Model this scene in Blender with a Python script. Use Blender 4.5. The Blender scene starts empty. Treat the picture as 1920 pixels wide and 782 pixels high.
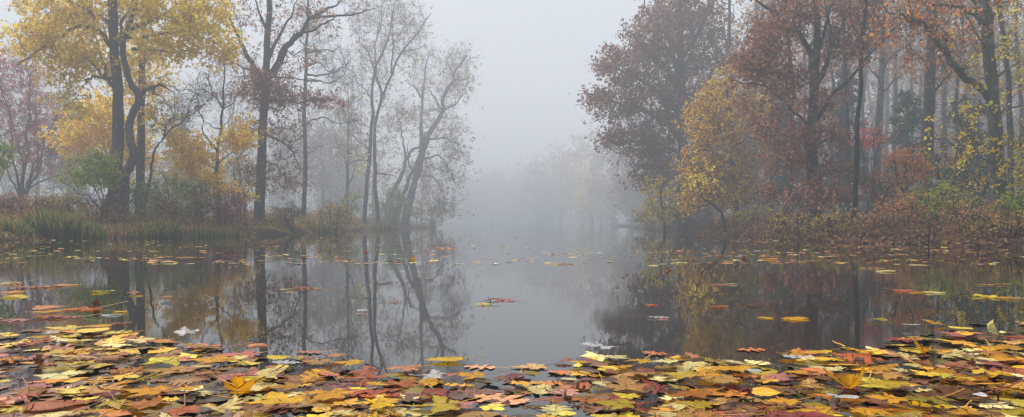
import bpy, math, random
import numpy as np
from mathutils import Vector, Matrix

R = math.radians
SC = bpy.context.scene
COL = SC.collection
rng = np.random.default_rng(7)
random.seed(7)
FPX, HZ, CAMH = 1400.0, 416.0, 0.42        # focal length in photo pixels, horizon row, eye height above the water


def P(px, py, d):
    """World point seen at photo pixel (px, py) at distance d."""
    return np.array([(px - 960.0) / FPX * d, d, CAMH - (py - HZ) / FPX * d])


def lin(c):
    c = np.asarray(c, float) / 255.0
    return np.where(c <= 0.04045, c / 12.92, ((c + 0.055) / 1.055) ** 2.4)


# ------------------------------------------------------------------ objects
def tag(o, label=None, cat=None, group=None, kind=None):
    for k, v in (("label", label), ("category", cat), ("group", group), ("kind", kind)):
        if v:
            o[k] = v
    return o


def link(o, parent=None):
    COL.objects.link(o)
    if parent is not None:
        o.parent = parent
    return o


def empty(name, loc):
    o = bpy.data.objects.new(name, None)
    o.empty_display_size = 0.2
    o.location = loc
    return link(o)


def mesh_np(name, verts, faces, cols=None, uvs=None, mat=None, smooth=True):
    """faces: (n,4) or (n,3) integer array, or list of several such arrays."""
    if not isinstance(faces, list):
        faces = [faces]
    faces = [f for f in faces if len(f)]
    me = bpy.data.meshes.new(name)
    verts = np.asarray(verts, np.float32)
    me.vertices.add(len(verts))
    me.vertices.foreach_set("co", verts.ravel())
    nl = sum(f.size for f in faces)
    npoly = sum(len(f) for f in faces)
    me.loops.add(nl)
    me.polygons.add(npoly)
    lv = np.concatenate([f.ravel() for f in faces]).astype(np.int32) if faces else np.zeros(0, np.int32)
    me.loops.foreach_set("vertex_index", lv)
    tot = np.concatenate([np.full(len(f), f.shape[1]) for f in faces]).astype(np.int32)
    st = np.concatenate([[0], np.cumsum(tot)[:-1]]).astype(np.int32)
    me.polygons.foreach_set("loop_start", st)
    me.polygons.foreach_set("loop_total", tot)
    me.polygons.foreach_set("use_smooth", np.full(npoly, smooth))
    me.update(calc_edges=True)
    if cols is not None:
        a = me.color_attributes.new("Col", "FLOAT_COLOR", "POINT")
        c = np.ones((len(verts), 4), np.float32)
        c[:, :3] = cols
        a.data.foreach_set("color", c.ravel())
    if uvs is not None:
        u = me.uv_layers.new(name="UVMap")
        u.data.foreach_set("uv", np.asarray(uvs, np.float32)[lv].ravel())
    if mat is not None:
        me.materials.append(mat)
    return me


def mesh_obj(name, me, parent=None, loc=None):
    o = bpy.data.objects.new(name, me)
    if loc is not None:
        o.location = loc
    return link(o, parent)


# ------------------------------------------------------------------ materials
class NT:
    def __init__(self, name):
        self.m = bpy.data.materials.new(name)
        self.m.use_nodes = True
        self.t = self.m.node_tree
        self.t.nodes.clear()
        self.out = self.n("ShaderNodeOutputMaterial")

    def n(self, typ, **kw):
        nd = self.t.nodes.new(typ)
        for k, v in kw.items():
            if k in nd.bl_rna.properties:
                setattr(nd, k, v)
            else:
                nd.inputs[k.replace("_", " ")].default_value = v
        return nd

    def l(self, a, b):
        self.t.links.new(a, b)

    def math(self, op, a, b=None, c=None, clamp=False):
        nd = self.t.nodes.new("ShaderNodeMath")
        nd.operation = op
        nd.use_clamp = clamp
        for i, v in enumerate((a, b, c)):
            if v is None:
                continue
            if isinstance(v, (int, float)):
                nd.inputs[i].default_value = v
            else:
                self.l(v, nd.inputs[i])
        return nd.outputs[0]

    def mix(self, fac, a, b, mode="MIX"):
        nd = self.t.nodes.new("ShaderNodeMix")
        nd.data_type = "RGBA"
        nd.blend_type = mode
        for sock, v in ((nd.inputs[0], fac), (nd.inputs[6], a), (nd.inputs[7], b)):
            if isinstance(v, (int, float)):
                sock.default_value = v
            elif isinstance(v, (tuple, list)):
                sock.default_value = (*v[:3], 1)
            else:
                self.l(v, sock)
        return nd.outputs[2]

    def noise(self, scale, detail=4, rough=0.55, vec=None, dim="3D"):
        nd = self.n("ShaderNodeTexNoise", noise_dimensions=dim)
        nd.inputs["Scale"].default_value = scale
        nd.inputs["Detail"].default_value = detail
        nd.inputs["Roughness"].default_value = rough
        if vec is not None:
            self.l(vec, nd.inputs["Vector"])
        return nd.outputs["Fac"]

    def ramp(self, fac, lo, hi):
        nd = self.t.nodes.new("ShaderNodeMapRange")
        self.l(fac, nd.inputs[0])
        nd.inputs[1].default_value = lo
        nd.inputs[2].default_value = hi
        nd.interpolation_type = "SMOOTHSTEP"
        return nd.outputs[0]


def mat_foliage():
    k = NT("tree_leaves")
    a = k.n("ShaderNodeAttribute", attribute_name="Col")
    d = k.n("ShaderNodeBsdfPrincipled")
    d.inputs["Roughness"].default_value = 0.6
    d.inputs["Specular IOR Level"].default_value = 0.25
    k.l(a.outputs["Color"], d.inputs["Base Color"])
    tr = k.n("ShaderNodeBsdfTranslucent")
    k.l(a.outputs["Color"], tr.inputs["Color"])
    mx = k.n("ShaderNodeMixShader")
    mx.inputs[0].default_value = 0.55
    k.l(d.outputs[0], mx.inputs[1])
    k.l(tr.outputs[0], mx.inputs[2])
    k.l(mx.outputs[0], k.out.inputs["Surface"])
    return k.m


def mat_bark(name, lichen=0.0):
    """Bark: the base tint is the object's own colour; furrows, damp streaks and lichen are procedural."""
    k = NT(name)
    oi = k.n("ShaderNodeObjectInfo")
    geo = k.n("ShaderNodeNewGeometry")
    mp = k.n("ShaderNodeMapping")
    mp.inputs["Scale"].default_value = (1, 1, 0.16)
    k.l(geo.outputs["Position"], mp.inputs["Vector"])
    fur = k.noise(26, 5, 0.65, mp.outputs[0])
    big = k.noise(1.4, 3, 0.5, geo.outputs["Position"])
    c = k.mix(k.ramp(fur, 0.36, 0.66), k.mix(0.62, oi.outputs["Color"], (0.01, 0.009, 0.008)), oi.outputs["Color"])
    c = k.mix(k.ramp(big, 0.35, 0.7), k.mix(0.35, c, (0.02, 0.02, 0.018)), c)
    if lichen:
        ln = k.noise(5.5, 5, 0.7, geo.outputs["Position"])
        c = k.mix(k.math("MULTIPLY", k.ramp(ln, 0.50, 0.66), lichen), c, (0.20, 0.235, 0.19))
    b = k.n("ShaderNodeBsdfPrincipled")
    b.inputs["Roughness"].default_value = 0.85
    b.inputs["Specular IOR Level"].default_value = 0.2
    k.l(c, b.inputs["Base Color"])
    bp = k.n("ShaderNodeBump")
    bp.inputs["Strength"].default_value = 0.7
    bp.inputs["Distance"].default_value = 0.03
    k.l(fur, bp.inputs["Height"])
    k.l(bp.outputs[0], b.inputs["Normal"])
    k.l(b.outputs[0], k.out.inputs["Surface"])
    return k.m


def mat_blade(name, radial, attr=False, film=False):
    """Fallen leaf: veins drawn from the leaf's own coordinates, blotches, browned rim, damp sheen."""
    k = NT(name)
    if attr:
        colr = k.n("ShaderNodeAttribute", attribute_name="Col").outputs["Color"]
        vec = k.n("ShaderNodeNewGeometry").outputs["Position"]
        rnd = None
    else:
        oi = k.n("ShaderNodeObjectInfo")
        colr = oi.outputs["Color"]
        rnd = oi.outputs["Random"]
        tc = k.n("ShaderNodeTexCoord")
        ad = k.n("ShaderNodeVectorMath", operation="ADD")
        k.l(tc.outputs["Object"], ad.inputs[0])
        cm = k.n("ShaderNodeCombineXYZ")
        k.l(k.math("MULTIPLY", rnd, 57.0), cm.inputs[0])
        k.l(cm.outputs[0], ad.inputs[1])
        vec = ad.outputs[0]
    uv = k.n("ShaderNodeUVMap", uv_map="UVMap")
    sp = k.n("ShaderNodeSeparateXYZ")
    k.l(uv.outputs[0], sp.inputs[0])
    u = k.math("ABSOLUTE", sp.outputs[0])
    v = sp.outputs[1]
    if radial:
        ds = [u]
        for ang in (48, 96):
            s, c_ = math.sin(R(ang)), math.cos(R(ang))
            ds.append(k.math("ABSOLUTE", k.math("SUBTRACT", k.math("MULTIPLY", u, c_), k.math("MULTIPLY", v, s))))
        dist = k.math("MINIMUM", k.math("MINIMUM", ds[0], ds[1]), ds[2])
        saw = k.math("PINGPONG", k.math("SUBTRACT", v, k.math("MULTIPLY", u, 0.75)), 0.07)
    else:
        dist = u
        saw = k.math("PINGPONG", k.math("SUBTRACT", v, k.math("MULTIPLY", u, 0.7)), 0.075)
    vein = k.math("SUBTRACT", 1.0, k.ramp(dist, 0.006, 0.022))
    fine = k.math("MULTIPLY", k.math("SUBTRACT", 1.0, k.ramp(saw, 0.003, 0.012)), 0.55)
    vein = k.math("MAXIMUM", vein, fine)
    s1 = 7.0 if not attr else 60.0
    n1 = k.noise(s1 * 0.55, 4, 0.6, vec)
    n2 = k.noise(s1 * 3.2, 3, 0.7, vec)
    c = k.mix(k.ramp(n1, 0.38, 0.68), k.mix(0.28, colr, (0.16, 0.07, 0.012), "MIX"), colr)
    c = k.mix(k.math("MULTIPLY", k.ramp(n2, 0.56, 0.70), 0.75), c, k.mix(0.7, colr, (0.035, 0.016, 0.008)))
    c = k.mix(k.math("MULTIPLY", vein, 0.42), c, k.mix(0.55, c, (0.17, 0.085, 0.02)))
    n3 = k.noise(s1 * 0.9, 2, 0.5, vec)
    c = k.mix(k.math("MULTIPLY", k.ramp(n3, 0.45, 0.75), 0.22), c, k.mix(0.4, c, (0.75, 0.62, 0.33)))
    if not attr:
        rim = k.n("ShaderNodeAttribute", attribute_name="Rim").outputs["Fac"]
        rm = k.math("MULTIPLY", k.ramp(rim, 0.62, 1.0), k.ramp(k.noise(s1 * 0.8, 3, 0.6, vec), 0.44, 0.60))
        c = k.mix(k.math("MULTIPLY", rm, 0.75), c, k.mix(0.75, colr, (0.09, 0.035, 0.012)))
    b = k.n("ShaderNodeBsdfPrincipled")
    k.l(c, b.inputs["Base Color"])
    b.inputs["Roughness"].default_value = 0.42
    b.inputs["Specular IOR Level"].default_value = 0.16
    if not film:
        b.inputs["Coat Weight"].default_value = 0.09
        b.inputs["Coat Roughness"].default_value = 0.10
        b.inputs["Coat IOR"].default_value = 1.36
    if film:
        b.inputs["Coat Weight"].default_value = 0.22
        b.inputs["Coat Roughness"].default_value = 0.04
        b.inputs["Coat IOR"].default_value = 1.36
    bp = k.n("ShaderNodeBump")
    bp.inputs["Strength"].default_value = 0.55
    bp.inputs["Distance"].default_value = 0.0025
    h = k.math("SUBTRACT", k.math("MULTIPLY", k.noise(s1 * 1.6, 3, 0.6, vec), 1.4), k.math("MULTIPLY", vein, 0.7))
    k.l(h, bp.inputs["Height"])
    k.l(bp.outputs[0], b.inputs["Normal"])
    tr = k.n("ShaderNodeBsdfTranslucent")
    k.l(c, tr.inputs["Color"])
    mx = k.n("ShaderNodeMixShader")
    mx.inputs[0].default_value = 0.0 if film else 0.42
    k.l(b.outputs[0], mx.inputs[1])
    k.l(tr.outputs[0], mx.inputs[2])
    k.l(mx.outputs[0], k.out.inputs["Surface"])
    return k.m


def mat_plain(name, col, rough=0.7, nscale=30, amt=0.3):
    k = NT(name)
    geo = k.n("ShaderNodeNewGeometry")
    nz = k.noise(nscale, 4, 0.6, geo.outputs["Position"])
    c = k.mix(k.math("MULTIPLY", k.ramp(nz, 0.35, 0.7), amt), tuple(col), tuple(np.asarray(col) * 0.4))
    b = k.n("ShaderNodeBsdfPrincipled")
    b.inputs["Roughness"].default_value = rough
    k.l(c, b.inputs["Base Color"])
    k.l(b.outputs[0], k.out.inputs["Surface"])
    return k.m


def mat_stem():
    k = NT("leaf_stem")
    oi = k.n("ShaderNodeObjectInfo")
    geo = k.n("ShaderNodeNewGeometry")
    c = k.mix(k.ramp(k.noise(90, 2, 0.5, geo.outputs["Position"]), 0.4, 0.7), oi.outputs["Color"],
              k.mix(0.5, oi.outputs["Color"], (0.03, 0.015, 0.008)))
    b = k.n("ShaderNodeBsdfPrincipled")
    b.inputs["Roughness"].default_value = 0.4
    k.l(c, b.inputs["Base Color"])
    k.l(b.outputs[0], k.out.inputs["Surface"])
    return k.m


def mat_ground():
    k = NT("bank_soil")
    a = k.n("ShaderNodeAttribute", attribute_name="Col").outputs["Color"]
    geo = k.n("ShaderNodeNewGeometry")
    n1 = k.noise(1.3, 5, 0.65, geo.outputs["Position"])
    n2 = k.noise(14, 4, 0.7, geo.outputs["Position"])
    c = k.mix(k.ramp(n1, 0.35, 0.7), k.mix(0.5, a, (0.02, 0.014, 0.008)), a)
    c = k.mix(k.math("MULTIPLY", k.ramp(n2, 0.45, 0.65), 0.6), c, k.mix(0.5, a, (0.14, 0.07, 0.03)))
    b = k.n("ShaderNodeBsdfPrincipled")
    b.inputs["Roughness"].default_value = 0.95
    b.inputs["Specular IOR Level"].default_value = 0.15
    k.l(c, b.inputs["Base Color"])
    bp = k.n("ShaderNodeBump")
    bp.inputs["Strength"].default_value = 0.8
    bp.inputs["Distance"].default_value = 0.06
    k.l(n2, bp.inputs["Height"])
    k.l(bp.outputs[0], b.inputs["Normal"])
    k.l(b.outputs[0], k.out.inputs["Surface"])
    return k.m


def mat_water():
    k = NT("pond_water")
    geo = k.n("ShaderNodeNewGeometry")
    b = k.n("ShaderNodeBsdfPrincipled")
    b.inputs["Base Color"].default_value = (0.011, 0.009, 0.005, 1)
    film = k.ramp(k.noise(0.42, 4, 0.6, geo.outputs["Position"]), 0.42, 0.66)
    k.l(k.math("ADD", k.math("MULTIPLY", film, 0.055), 0.012), b.inputs["Roughness"])
    b.inputs["IOR"].default_value = WATER_IOR
    mp = k.n("ShaderNodeMapping")
    mp.inputs["Scale"].default_value = (1, 0.55, 1)
    k.l(geo.outputs["Position"], mp.inputs["Vector"])
    h = k.noise(2.2, 3, 0.5, mp.outputs[0])
    bp = k.n("ShaderNodeBump")
    bp.inputs["Strength"].default_value = 0.35
    bp.inputs["Distance"].default_value = 0.0035
    k.l(h, bp.inputs["Height"])
    k.l(bp.outputs[0], b.inputs["Normal"])
    k.l(b.outputs[0], k.out.inputs["Surface"])
    return k.m


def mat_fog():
    """Mist: thin near by, thicker out over the pond and thickest low on the far water; airlight is put in as emission, brighter with height and distance."""
    k = NT("glowing_fog")
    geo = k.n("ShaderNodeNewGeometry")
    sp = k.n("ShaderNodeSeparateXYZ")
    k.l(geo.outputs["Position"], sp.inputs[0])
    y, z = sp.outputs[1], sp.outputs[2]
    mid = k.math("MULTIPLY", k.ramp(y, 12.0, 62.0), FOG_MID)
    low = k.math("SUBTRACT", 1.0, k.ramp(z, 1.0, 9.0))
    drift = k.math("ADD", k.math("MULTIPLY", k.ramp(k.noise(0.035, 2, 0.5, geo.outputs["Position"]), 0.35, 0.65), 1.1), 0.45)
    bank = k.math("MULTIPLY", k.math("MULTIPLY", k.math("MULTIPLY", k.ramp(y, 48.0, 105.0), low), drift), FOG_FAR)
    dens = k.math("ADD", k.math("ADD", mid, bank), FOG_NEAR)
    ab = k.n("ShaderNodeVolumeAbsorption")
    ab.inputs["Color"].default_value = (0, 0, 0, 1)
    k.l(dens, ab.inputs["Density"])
    c = k.mix(k.ramp(z, -4.5, 13.0), k.mix(k.ramp(y, 35.0, 100.0), FOG_GLOW_LOW, FOG_GLOW_DISTANT), FOG_GLOW_HIGH)
    em = k.n("ShaderNodeEmission")  # mist glows by itself in place of scattering daylight
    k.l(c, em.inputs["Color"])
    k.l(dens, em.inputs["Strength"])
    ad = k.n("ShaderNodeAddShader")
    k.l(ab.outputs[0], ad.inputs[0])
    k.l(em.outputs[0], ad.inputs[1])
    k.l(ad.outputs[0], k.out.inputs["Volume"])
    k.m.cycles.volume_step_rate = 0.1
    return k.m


WATER_IOR = 1.65
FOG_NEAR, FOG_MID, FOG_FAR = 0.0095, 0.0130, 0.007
FOG_GLOW_DISTANT = (0.405, 0.442, 0.490)  # emission colours of the mist, standing in for scattered daylight
FOG_GLOW_LOW, FOG_GLOW_HIGH = (0.255, 0.282, 0.315), (0.80, 0.84, 0.90)
SKY_STRENGTH = 0.3
SUN_STRENGTH = 4.6

M_LEAF = mat_foliage()
M_BARK = mat_bark("bark", 0.3)
M_BARKL = mat_bark("lichen_bark", 0.8)
M_STEM = mat_stem()
M_MAPLE = mat_blade("fallen_maple_blade", True)
M_PINN = mat_blade("fallen_pinnate_blade", False)
M_MAPLEW = mat_blade("wet_maple_blade", True, film=True)
M_PINNW = mat_blade("wet_pinnate_blade", False, film=True)
M_STUFF = mat_blade("drifted_blades", True, attr=True, film=True)
M_GROUND = mat_ground()

# ------------------------------------------------------------------ terrain
POND = np.array([(-60, 0), (-24, 6), (-14.5, 11.5), (-11.6, 15.5), (-10.9, 18.6), (-8.8, 19.8), (-7.9, 22.5), (-7.4, 27), (-7.5, 36),
                 (-7.3, 46), (-5.6, 55), (-6.5, 61), (-13, 70), (-17, 90), (-14, 115), (-4, 128), (8, 126), (13, 105), (10.5, 80),
                 (9.2, 58), (7.7, 38), (6.9, 25), (6.7, 19), (6.95, 15.2), (7.7, 13.3), (8.4, 11.5), (11, 8.5), (17, 4), (40, 0),
                 (40, -1.2), (-60, -1.2)], float)


def shore(x, y):
    """Signed distance to the pond's edge (positive on land)."""
    x = np.asarray(x, float)
    y = np.asarray(y, float)
    best = np.full(x.shape, 1e9)
    inside = np.zeros(x.shape, bool)
    n = len(POND)
    for i in range(n):
        ax, ay = POND[i]
        bx, by = POND[(i + 1) % n]
        dx, dy = bx - ax, by - ay
        t = np.clip(((x - ax) * dx + (y - ay) * dy) / (dx * dx + dy * dy), 0, 1)
        best = np.minimum(best, np.hypot(x - ax - t * dx, y - ay - t * dy))
        cond = (ay > y) != (by > y)
        with np.errstate(divide="ignore", invalid="ignore"):
            xi = ax + (y - ay) * dx / (dy if dy else 1e-9)
        inside ^= cond & (x < xi)
    return np.where(inside, -best, best)


def height(x, y):
    x = np.asarray(x, float)
    y = np.asarray(y, float)
    wob = 0.25 * np.sin(x * 1.7 + y * 0.6) + 0.18 * np.sin(y * 2.3 - x * 1.1) + 0.1 * np.sin(x * 5.1 + y * 4.3)
    s = shore(x, y) + wob
    right = 1 / (1 + np.exp(-(x - 0.0) / 2.0))
    up = np.clip(s, 0, None)
    lft = 0.10 * np.clip(up / 0.5, 0, 1) + 0.50 * (1 - np.exp(-up / 3.0)) + 0.0045 * up
    rgt = 0.12 * np.clip(up / 0.5, 0, 1) + 0.085 * np.minimum(up, 16) + 0.03 * np.clip(up - 16, 0, 30)
    far = np.clip((y - 60) / 60, 0, 1)
    h = (1 - right) * lft + right * rgt
    h = h * (1 - 0.5 * far)
    h = h + 0.05 * np.clip(up, 0, 1) * (np.sin(x * 2.1) * np.sin(y * 1.7) + 0.5 * np.sin(x * 4.7 + y * 3.1))
    return np.where(s < 0, np.maximum(-0.6, s * 0.4), h)


def gz(x, y):
    return float(height(np.array([x]), np.array([y]))[0])


def build_ground():
    def axis(lo, hi, fine_lo, fine_hi, step):
        a = np.arange(fine_lo, fine_hi, step)
        l, r = [fine_lo], [fine_hi]
        s = step
        while l[-1] > lo:
            s *= 1.16
            l.append(l[-1] - s)
        s = step
        while r[-1] < hi:
            s *= 1.16
            r.append(r[-1] + s)
        return np.concatenate([l[:0:-1], a, r])
    xs = axis(-420, 420, -26, 26, 0.33)
    ys = axis(-60, 640, -2, 70, 0.4)
    X, Y = np.meshgrid(xs, ys)
    Z = height(X, Y)
    nx, ny = len(xs), len(ys)
    v = np.stack([X.ravel(), Y.ravel(), Z.ravel()], 1)
    i = (np.arange(ny - 1)[:, None] * nx + np.arange(nx - 1)[None]).ravel()
    f = np.stack([i, i + 1, i + nx + 1, i + nx], 1)
    s = shore(X, Y).ravel()
    x, y = X.ravel(), Y.ravel()
    c = np.tile(lin((96, 74, 50)), (len(v), 1))
    rightm = np.clip((x - 2) / 3, 0, 1)[:, None]
    c = c * (1 - rightm) + lin((86, 58, 40)) * rightm
    lawn = (np.clip((y - 33) / 6, 0, 1) * np.clip((-x - 3) / 4, 0, 1) * np.clip((s - 4) / 4, 0, 1))[:, None]
    c = c * (1 - lawn) + lin((92, 108, 58)) * lawn
    wet = np.clip(1 - s / 0.7, 0, 1)[:, None]
    c = c * (1 - wet) + lin((46, 36, 26)) * wet
    o = mesh_obj("ground", mesh_np("ground", v, f, cols=c, mat=M_GROUND))
    tag(o, "leaf littered earth of the pond's banks", None, None, "structure")


build_ground()
wv = np.array([(-420, -60, 0), (420, -60, 0), (420, 640, 0), (-420, 640, 0)], float)
tag(mesh_obj("water", mesh_np("water", wv, np.array([[0, 1, 2, 3]]), mat=mat_water())), "still dark pond water mirroring the trees", None, None, "structure")

# ------------------------------------------------------------------ tubes and leaf quads
class Tubes:
    def __init__(self):
        self.v, self.f, self.n = [], [], 0

    def add(self, pts, rad, sides):
        pts = np.asarray(pts, float)
        rad = np.asarray(rad, float)
        n = len(pts)
        t = np.gradient(pts, axis=0)
        t /= np.linalg.norm(t, axis=1)[:, None] + 1e-9
        ref = np.array([0.31, 0.95, 0.02]) if abs(t[0, 1]) < 0.8 else np.array([0.95, 0.1, 0.3])
        a = np.cross(t, ref)
        a /= np.linalg.norm(a, axis=1)[:, None] + 1e-9
        b = np.cross(t, a)
        an = np.arange(sides) * 2 * math.pi / sides
        ring = pts[:, None] + rad[:, None, None] * (np.cos(an)[None, :, None] * a[:, None] + np.sin(an)[None, :, None] * b[:, None])
        self.v.append(ring.reshape(-1, 3))
        i = np.arange(n - 1)[:, None] * sides
        j = np.arange(sides)[None]
        j2 = (j + 1) % sides
        f = np.stack([i + j, i + j2, i + sides + j2, i + sides + j], -1).reshape(-1, 4) + self.n
        self.f.append(f)
        self.n += n * sides

    def mesh(self, name, mat, off):
        if not self.v:
            return None
        return mesh_np(name, np.concatenate(self.v) - off, np.concatenate(self.f), mat=mat)


def catmull(pts, per):
    pts = np.asarray(pts, float)
    if len(pts) < 3:
        k = np.linspace(0, 1, per + 1)[:, None]
        return pts[0] * (1 - k) + pts[-1] * k
    q = np.concatenate([[2 * pts[0] - pts[1]], pts, [2 * pts[-1] - pts[-2]]])
    out = []
    for i in range(1, len(q) - 2):
        for s in np.linspace(0, 1, per, endpoint=False):
            p0, p1, p2, p3 = q[i - 1:i + 3]
            out.append(0.5 * (2 * p1 + (p2 - p0) * s + (2 * p0 - 5 * p1 + 4 * p2 - p3) * s * s + (3 * p1 - p0 - 3 * p2 + p3) * s ** 3))
    out.append(q[-2])
    return np.array(out)


def leaf_quads(c, size, cols, rg, droop=0.3, aspect=0.62, flat=0.0):
    """Small folded leaf faces. c (n,3), size (n,), cols (n,3)."""
    n = len(c)
    d = rg.normal(size=(n, 3))
    d[:, 2] = d[:, 2] * (1 - flat) - droop
    d /= np.linalg.norm(d, axis=1)[:, None] + 1e-9
    u = rg.normal(size=(n, 3))
    u[:, 2] *= (1 - flat)
    s = np.cross(d, u)
    s /= np.linalg.norm(s, axis=1)[:, None] + 1e-9
    nn = np.cross(d, s)
    L = size[:, None]
    W = L * aspect * 0.5
    v = np.stack([c - d * L * 0.5, c + s * W + nn * W * 0.35 + d * L * 0.05, c + d * L * 0.5, c - s * W + nn * W * 0.35 + d * L * 0.05], 1)
    shade = rg.uniform(0.8, 1.15, (n, 1))
    cc = np.repeat(np.clip(cols * shade * 1.3, 0, 0.92)[:, None], 4, 1)
    f = np.arange(4 * n).reshape(n, 4)
    return v.reshape(-1, 3), f, cc.reshape(-1, 3)


class Tree:
    """A tree or shrub grown towards leaf masses from a hand-set skeleton of trunk and limbs."""

    def __init__(self, name, label, cat, base, group=None, bark=(70, 62, 55), lichen=False, seed=0):
        self.rg = np.random.default_rng(seed * 101 + 13)
        self.base = np.asarray(base, float)
        self.root = empty(name, self.base)
        tag(self.root, label, cat, group)
        self.bark = lin(bark)
        self.mat = M_BARKL if lichen else M_BARK
        self.parts = []                # (name, Tubes)
        self.np_, self.nr, self.npar, self.npart = [], [], [], []
        self.lv, self.ls, self.lc = [], [], []
        self.tipr = 0.0045

    def node(self, pts, rad, parent, part):
        idx = []
        for p, r in zip(pts, rad):
            self.np_.append(p)
            self.nr.append(r)
            self.npar.append(parent)
            self.npart.append(part)
            parent = len(self.np_) - 1
            idx.append(parent)
        return idx

    def limb(self, pts, r0, r1, name="limb", wob=0.02, per=5, flare=False, sides=9):
        pts = catmull(pts, per)
        n = len(pts)
        wobv = self.rg.normal(0, 1, (n, 3))
        wobv = (wobv + np.roll(wobv, 1, 0) + np.roll(wobv, -1, 0)) / 2
        k = np.linspace(0, 1, n)
        pts = pts + wobv * wob * np.sin(np.pi * np.clip(k, 0, 1))[:, None] ** 0.5
        rad = r0 + (r1 - r0) * k ** 0.85
        rad *= 1 + self.rg.normal(0, 0.035, n)
        if flare:
            ln = np.concatenate([[0], np.cumsum(np.linalg.norm(np.diff(pts, axis=0), axis=1))])
            rad *= 1 + 0.45 * np.exp(-ln / 0.3)
        t = Tubes()
        t.add(pts, rad, sides)
        self.parts.append((name, t))
        par = -1
        if self.np_:
            dd = np.linalg.norm(np.array(self.np_) - pts[0], axis=1)
            par = int(np.argmin(dd))
        self.node(pts, rad, par, len(self.parts) - 1)
        return pts

    def leaves(self, c, n, spread, size, cols):
        if n <= 0:
            return
        c = np.atleast_2d(c)
        nt = max(1, n // 6)
        tuft = c[self.rg.integers(0, len(c), nt)] + self.rg.normal(0, spread * 0.75, (nt, 3)) * np.array([1, 1, 0.7])
        p = tuft[self.rg.integers(0, nt, n)] + self.rg.normal(0, size * 0.62, (n, 3))
        self.lv.append(p)
        self.ls.append(size * self.rg.uniform(0.5, 1.45, n))
        self.lc.append(cols[self.rg.integers(0, len(cols), n)])

    def reach(self, targets, cols=None, leaves=0, size=0.1, spread=0.16, twigs=3, tlen=0.45, back=0.55, rmul=1.0, up=0.15, skip=0.0):
        """Grow a branchlet from the skeleton to every target, twigs along it and leaves round them."""
        rg = self.rg
        cols = None if cols is None else np.array([lin(c) for c in cols])
        P0 = np.array(self.np_)
        order = np.argsort([np.min(np.linalg.norm(P0 - t, axis=1)) for t in targets])
        for ti in order:
            t = targets[ti]
            A = np.array(self.np_)
            d = np.linalg.norm(A - t, axis=1)
            i = int(np.argmin(d))
            walk = d[i] * back
            while walk > 0 and self.npar[i] >= 0:
                j = self.npar[i]
                walk -= np.linalg.norm(A[i] - A[j])
                i = j
            p0 = A[i]
            dist = np.linalg.norm(t - p0)
            if dist < 0.05:
                continue
            j = self.npar[i]
            pd = (p0 - A[j]) if j >= 0 else np.array([0, 0, 1.0])
            pd = pd / (np.linalg.norm(pd) + 1e-9)
            ctrl = p0 + (pd * 0.35 + (t - p0) / dist * 0.2 + np.array([0, 0, up])) * dist
            m = max(4, min(9, int(dist / 0.28) + 3))
            k = np.linspace(0, 1, m)[:, None]
            pts = (1 - k) ** 2 * p0 + 2 * k * (1 - k) * ctrl + k * k * t
            pts[1:] += rg.normal(0, 0.03 * dist ** 0.5, (m - 1, 3)) * np.linspace(0.4, 1, m - 1)[:, None]
            r0 = min(self.nr[i] * 0.8, (0.005 + 0.0095 * dist) * rmul)
            r0 = max(r0, self.tipr)
            rad = r0 + (self.tipr - r0) * np.linspace(0, 1, m) ** 0.8
            part = self.npart[i]
            tb = self.parts[part][1]
            tb.add(pts, rad, 4 if r0 < 0.03 else 6)
            self.node(pts[1:], rad[1:], i, part)
            seats = [pts[m // 2:]]
            for _ in range(twigs):
                q = int(rg.integers(m // 3, m))
                dv = (pts[min(q, m - 1)] - pts[max(q - 1, 0)])
                dv = dv / (np.linalg.norm(dv) + 1e-9) + rg.normal(0, 0.75, 3) + np.array([0, 0, up])
                dv /= np.linalg.norm(dv)
                L = tlen * rg.uniform(0.4, 1.3)
                tw = np.array([pts[q], pts[q] + dv * L * 0.5 + rg.normal(0, 0.05 * L, 3), pts[q] + dv * L + rg.normal(0, 0.1 * L, 3) + np.array([0, 0, up * L * 0.4])])
                tb.add(tw, [self.tipr * 1.1, self.tipr * 0.9, self.tipr * 0.55], 3)
                seats.append(tw[1:])
            if cols is not None and leaves and rg.random() >= skip:
                self.leaves(np.concatenate(seats), int(leaves * rg.uniform(0.6, 1.4)), spread, size, cols)

    def clump(self, d, cx, cy, rx, ry, n, cols=None, leaves=0, size=0.1, thick=1.6, **kw):
        """Targets inside an ellipsoid whose outline in the photo is (cx, cy, rx, ry), thick = half depth in metres."""
        u = self.rg.normal(size=(n, 3))
        u /= np.linalg.norm(u, axis=1)[:, None]
        u *= (self.rg.uniform(0.05, 1, (n, 1)) ** 0.42)
        T = np.array([P(cx + a * rx, cy + b * ry, d) for a, b in u[:, :2]])
        T[:, 1] += u[:, 2] * thick
        self.reach(T, cols, leaves, size, **kw)

    def build(self, droop=0.3, aspect=0.62):
        for name, t in self.parts:
            me = t.mesh(name, self.mat, self.base)
            o = mesh_obj(name, me, self.root)
            o.color = (*(self.bark * self.rg.uniform(0.85, 1.15)), 1)
        if self.lv:
            v, f, c = leaf_quads(np.concatenate(self.lv) - self.base, np.concatenate(self.ls), np.concatenate(self.lc), self.rg, droop, aspect)
            mesh_obj("crown", mesh_np("crown", v, f, cols=c, mat=M_LEAF, smooth=False), self.root)
        return self.root


def px_line(d, pts, slope=0.0):
    """Photo pixels to world at distance d; slope leans the line away (metres of depth per metre of run)."""
    out, run, last = [], 0.0, None
    for q in pts:
        p = P(q[0], q[1], d)
        if last is not None:
            run += np.linalg.norm(p - last)
        last = p
        w = p.copy()
        w[1] += slope * run
        out.append(w)
    return out


def foot(px, d):
    """Ground point below the pixel column at distance d."""
    x = (px - 960) / FPX * d
    return np.array([x, d, gz(x, d)])


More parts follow.
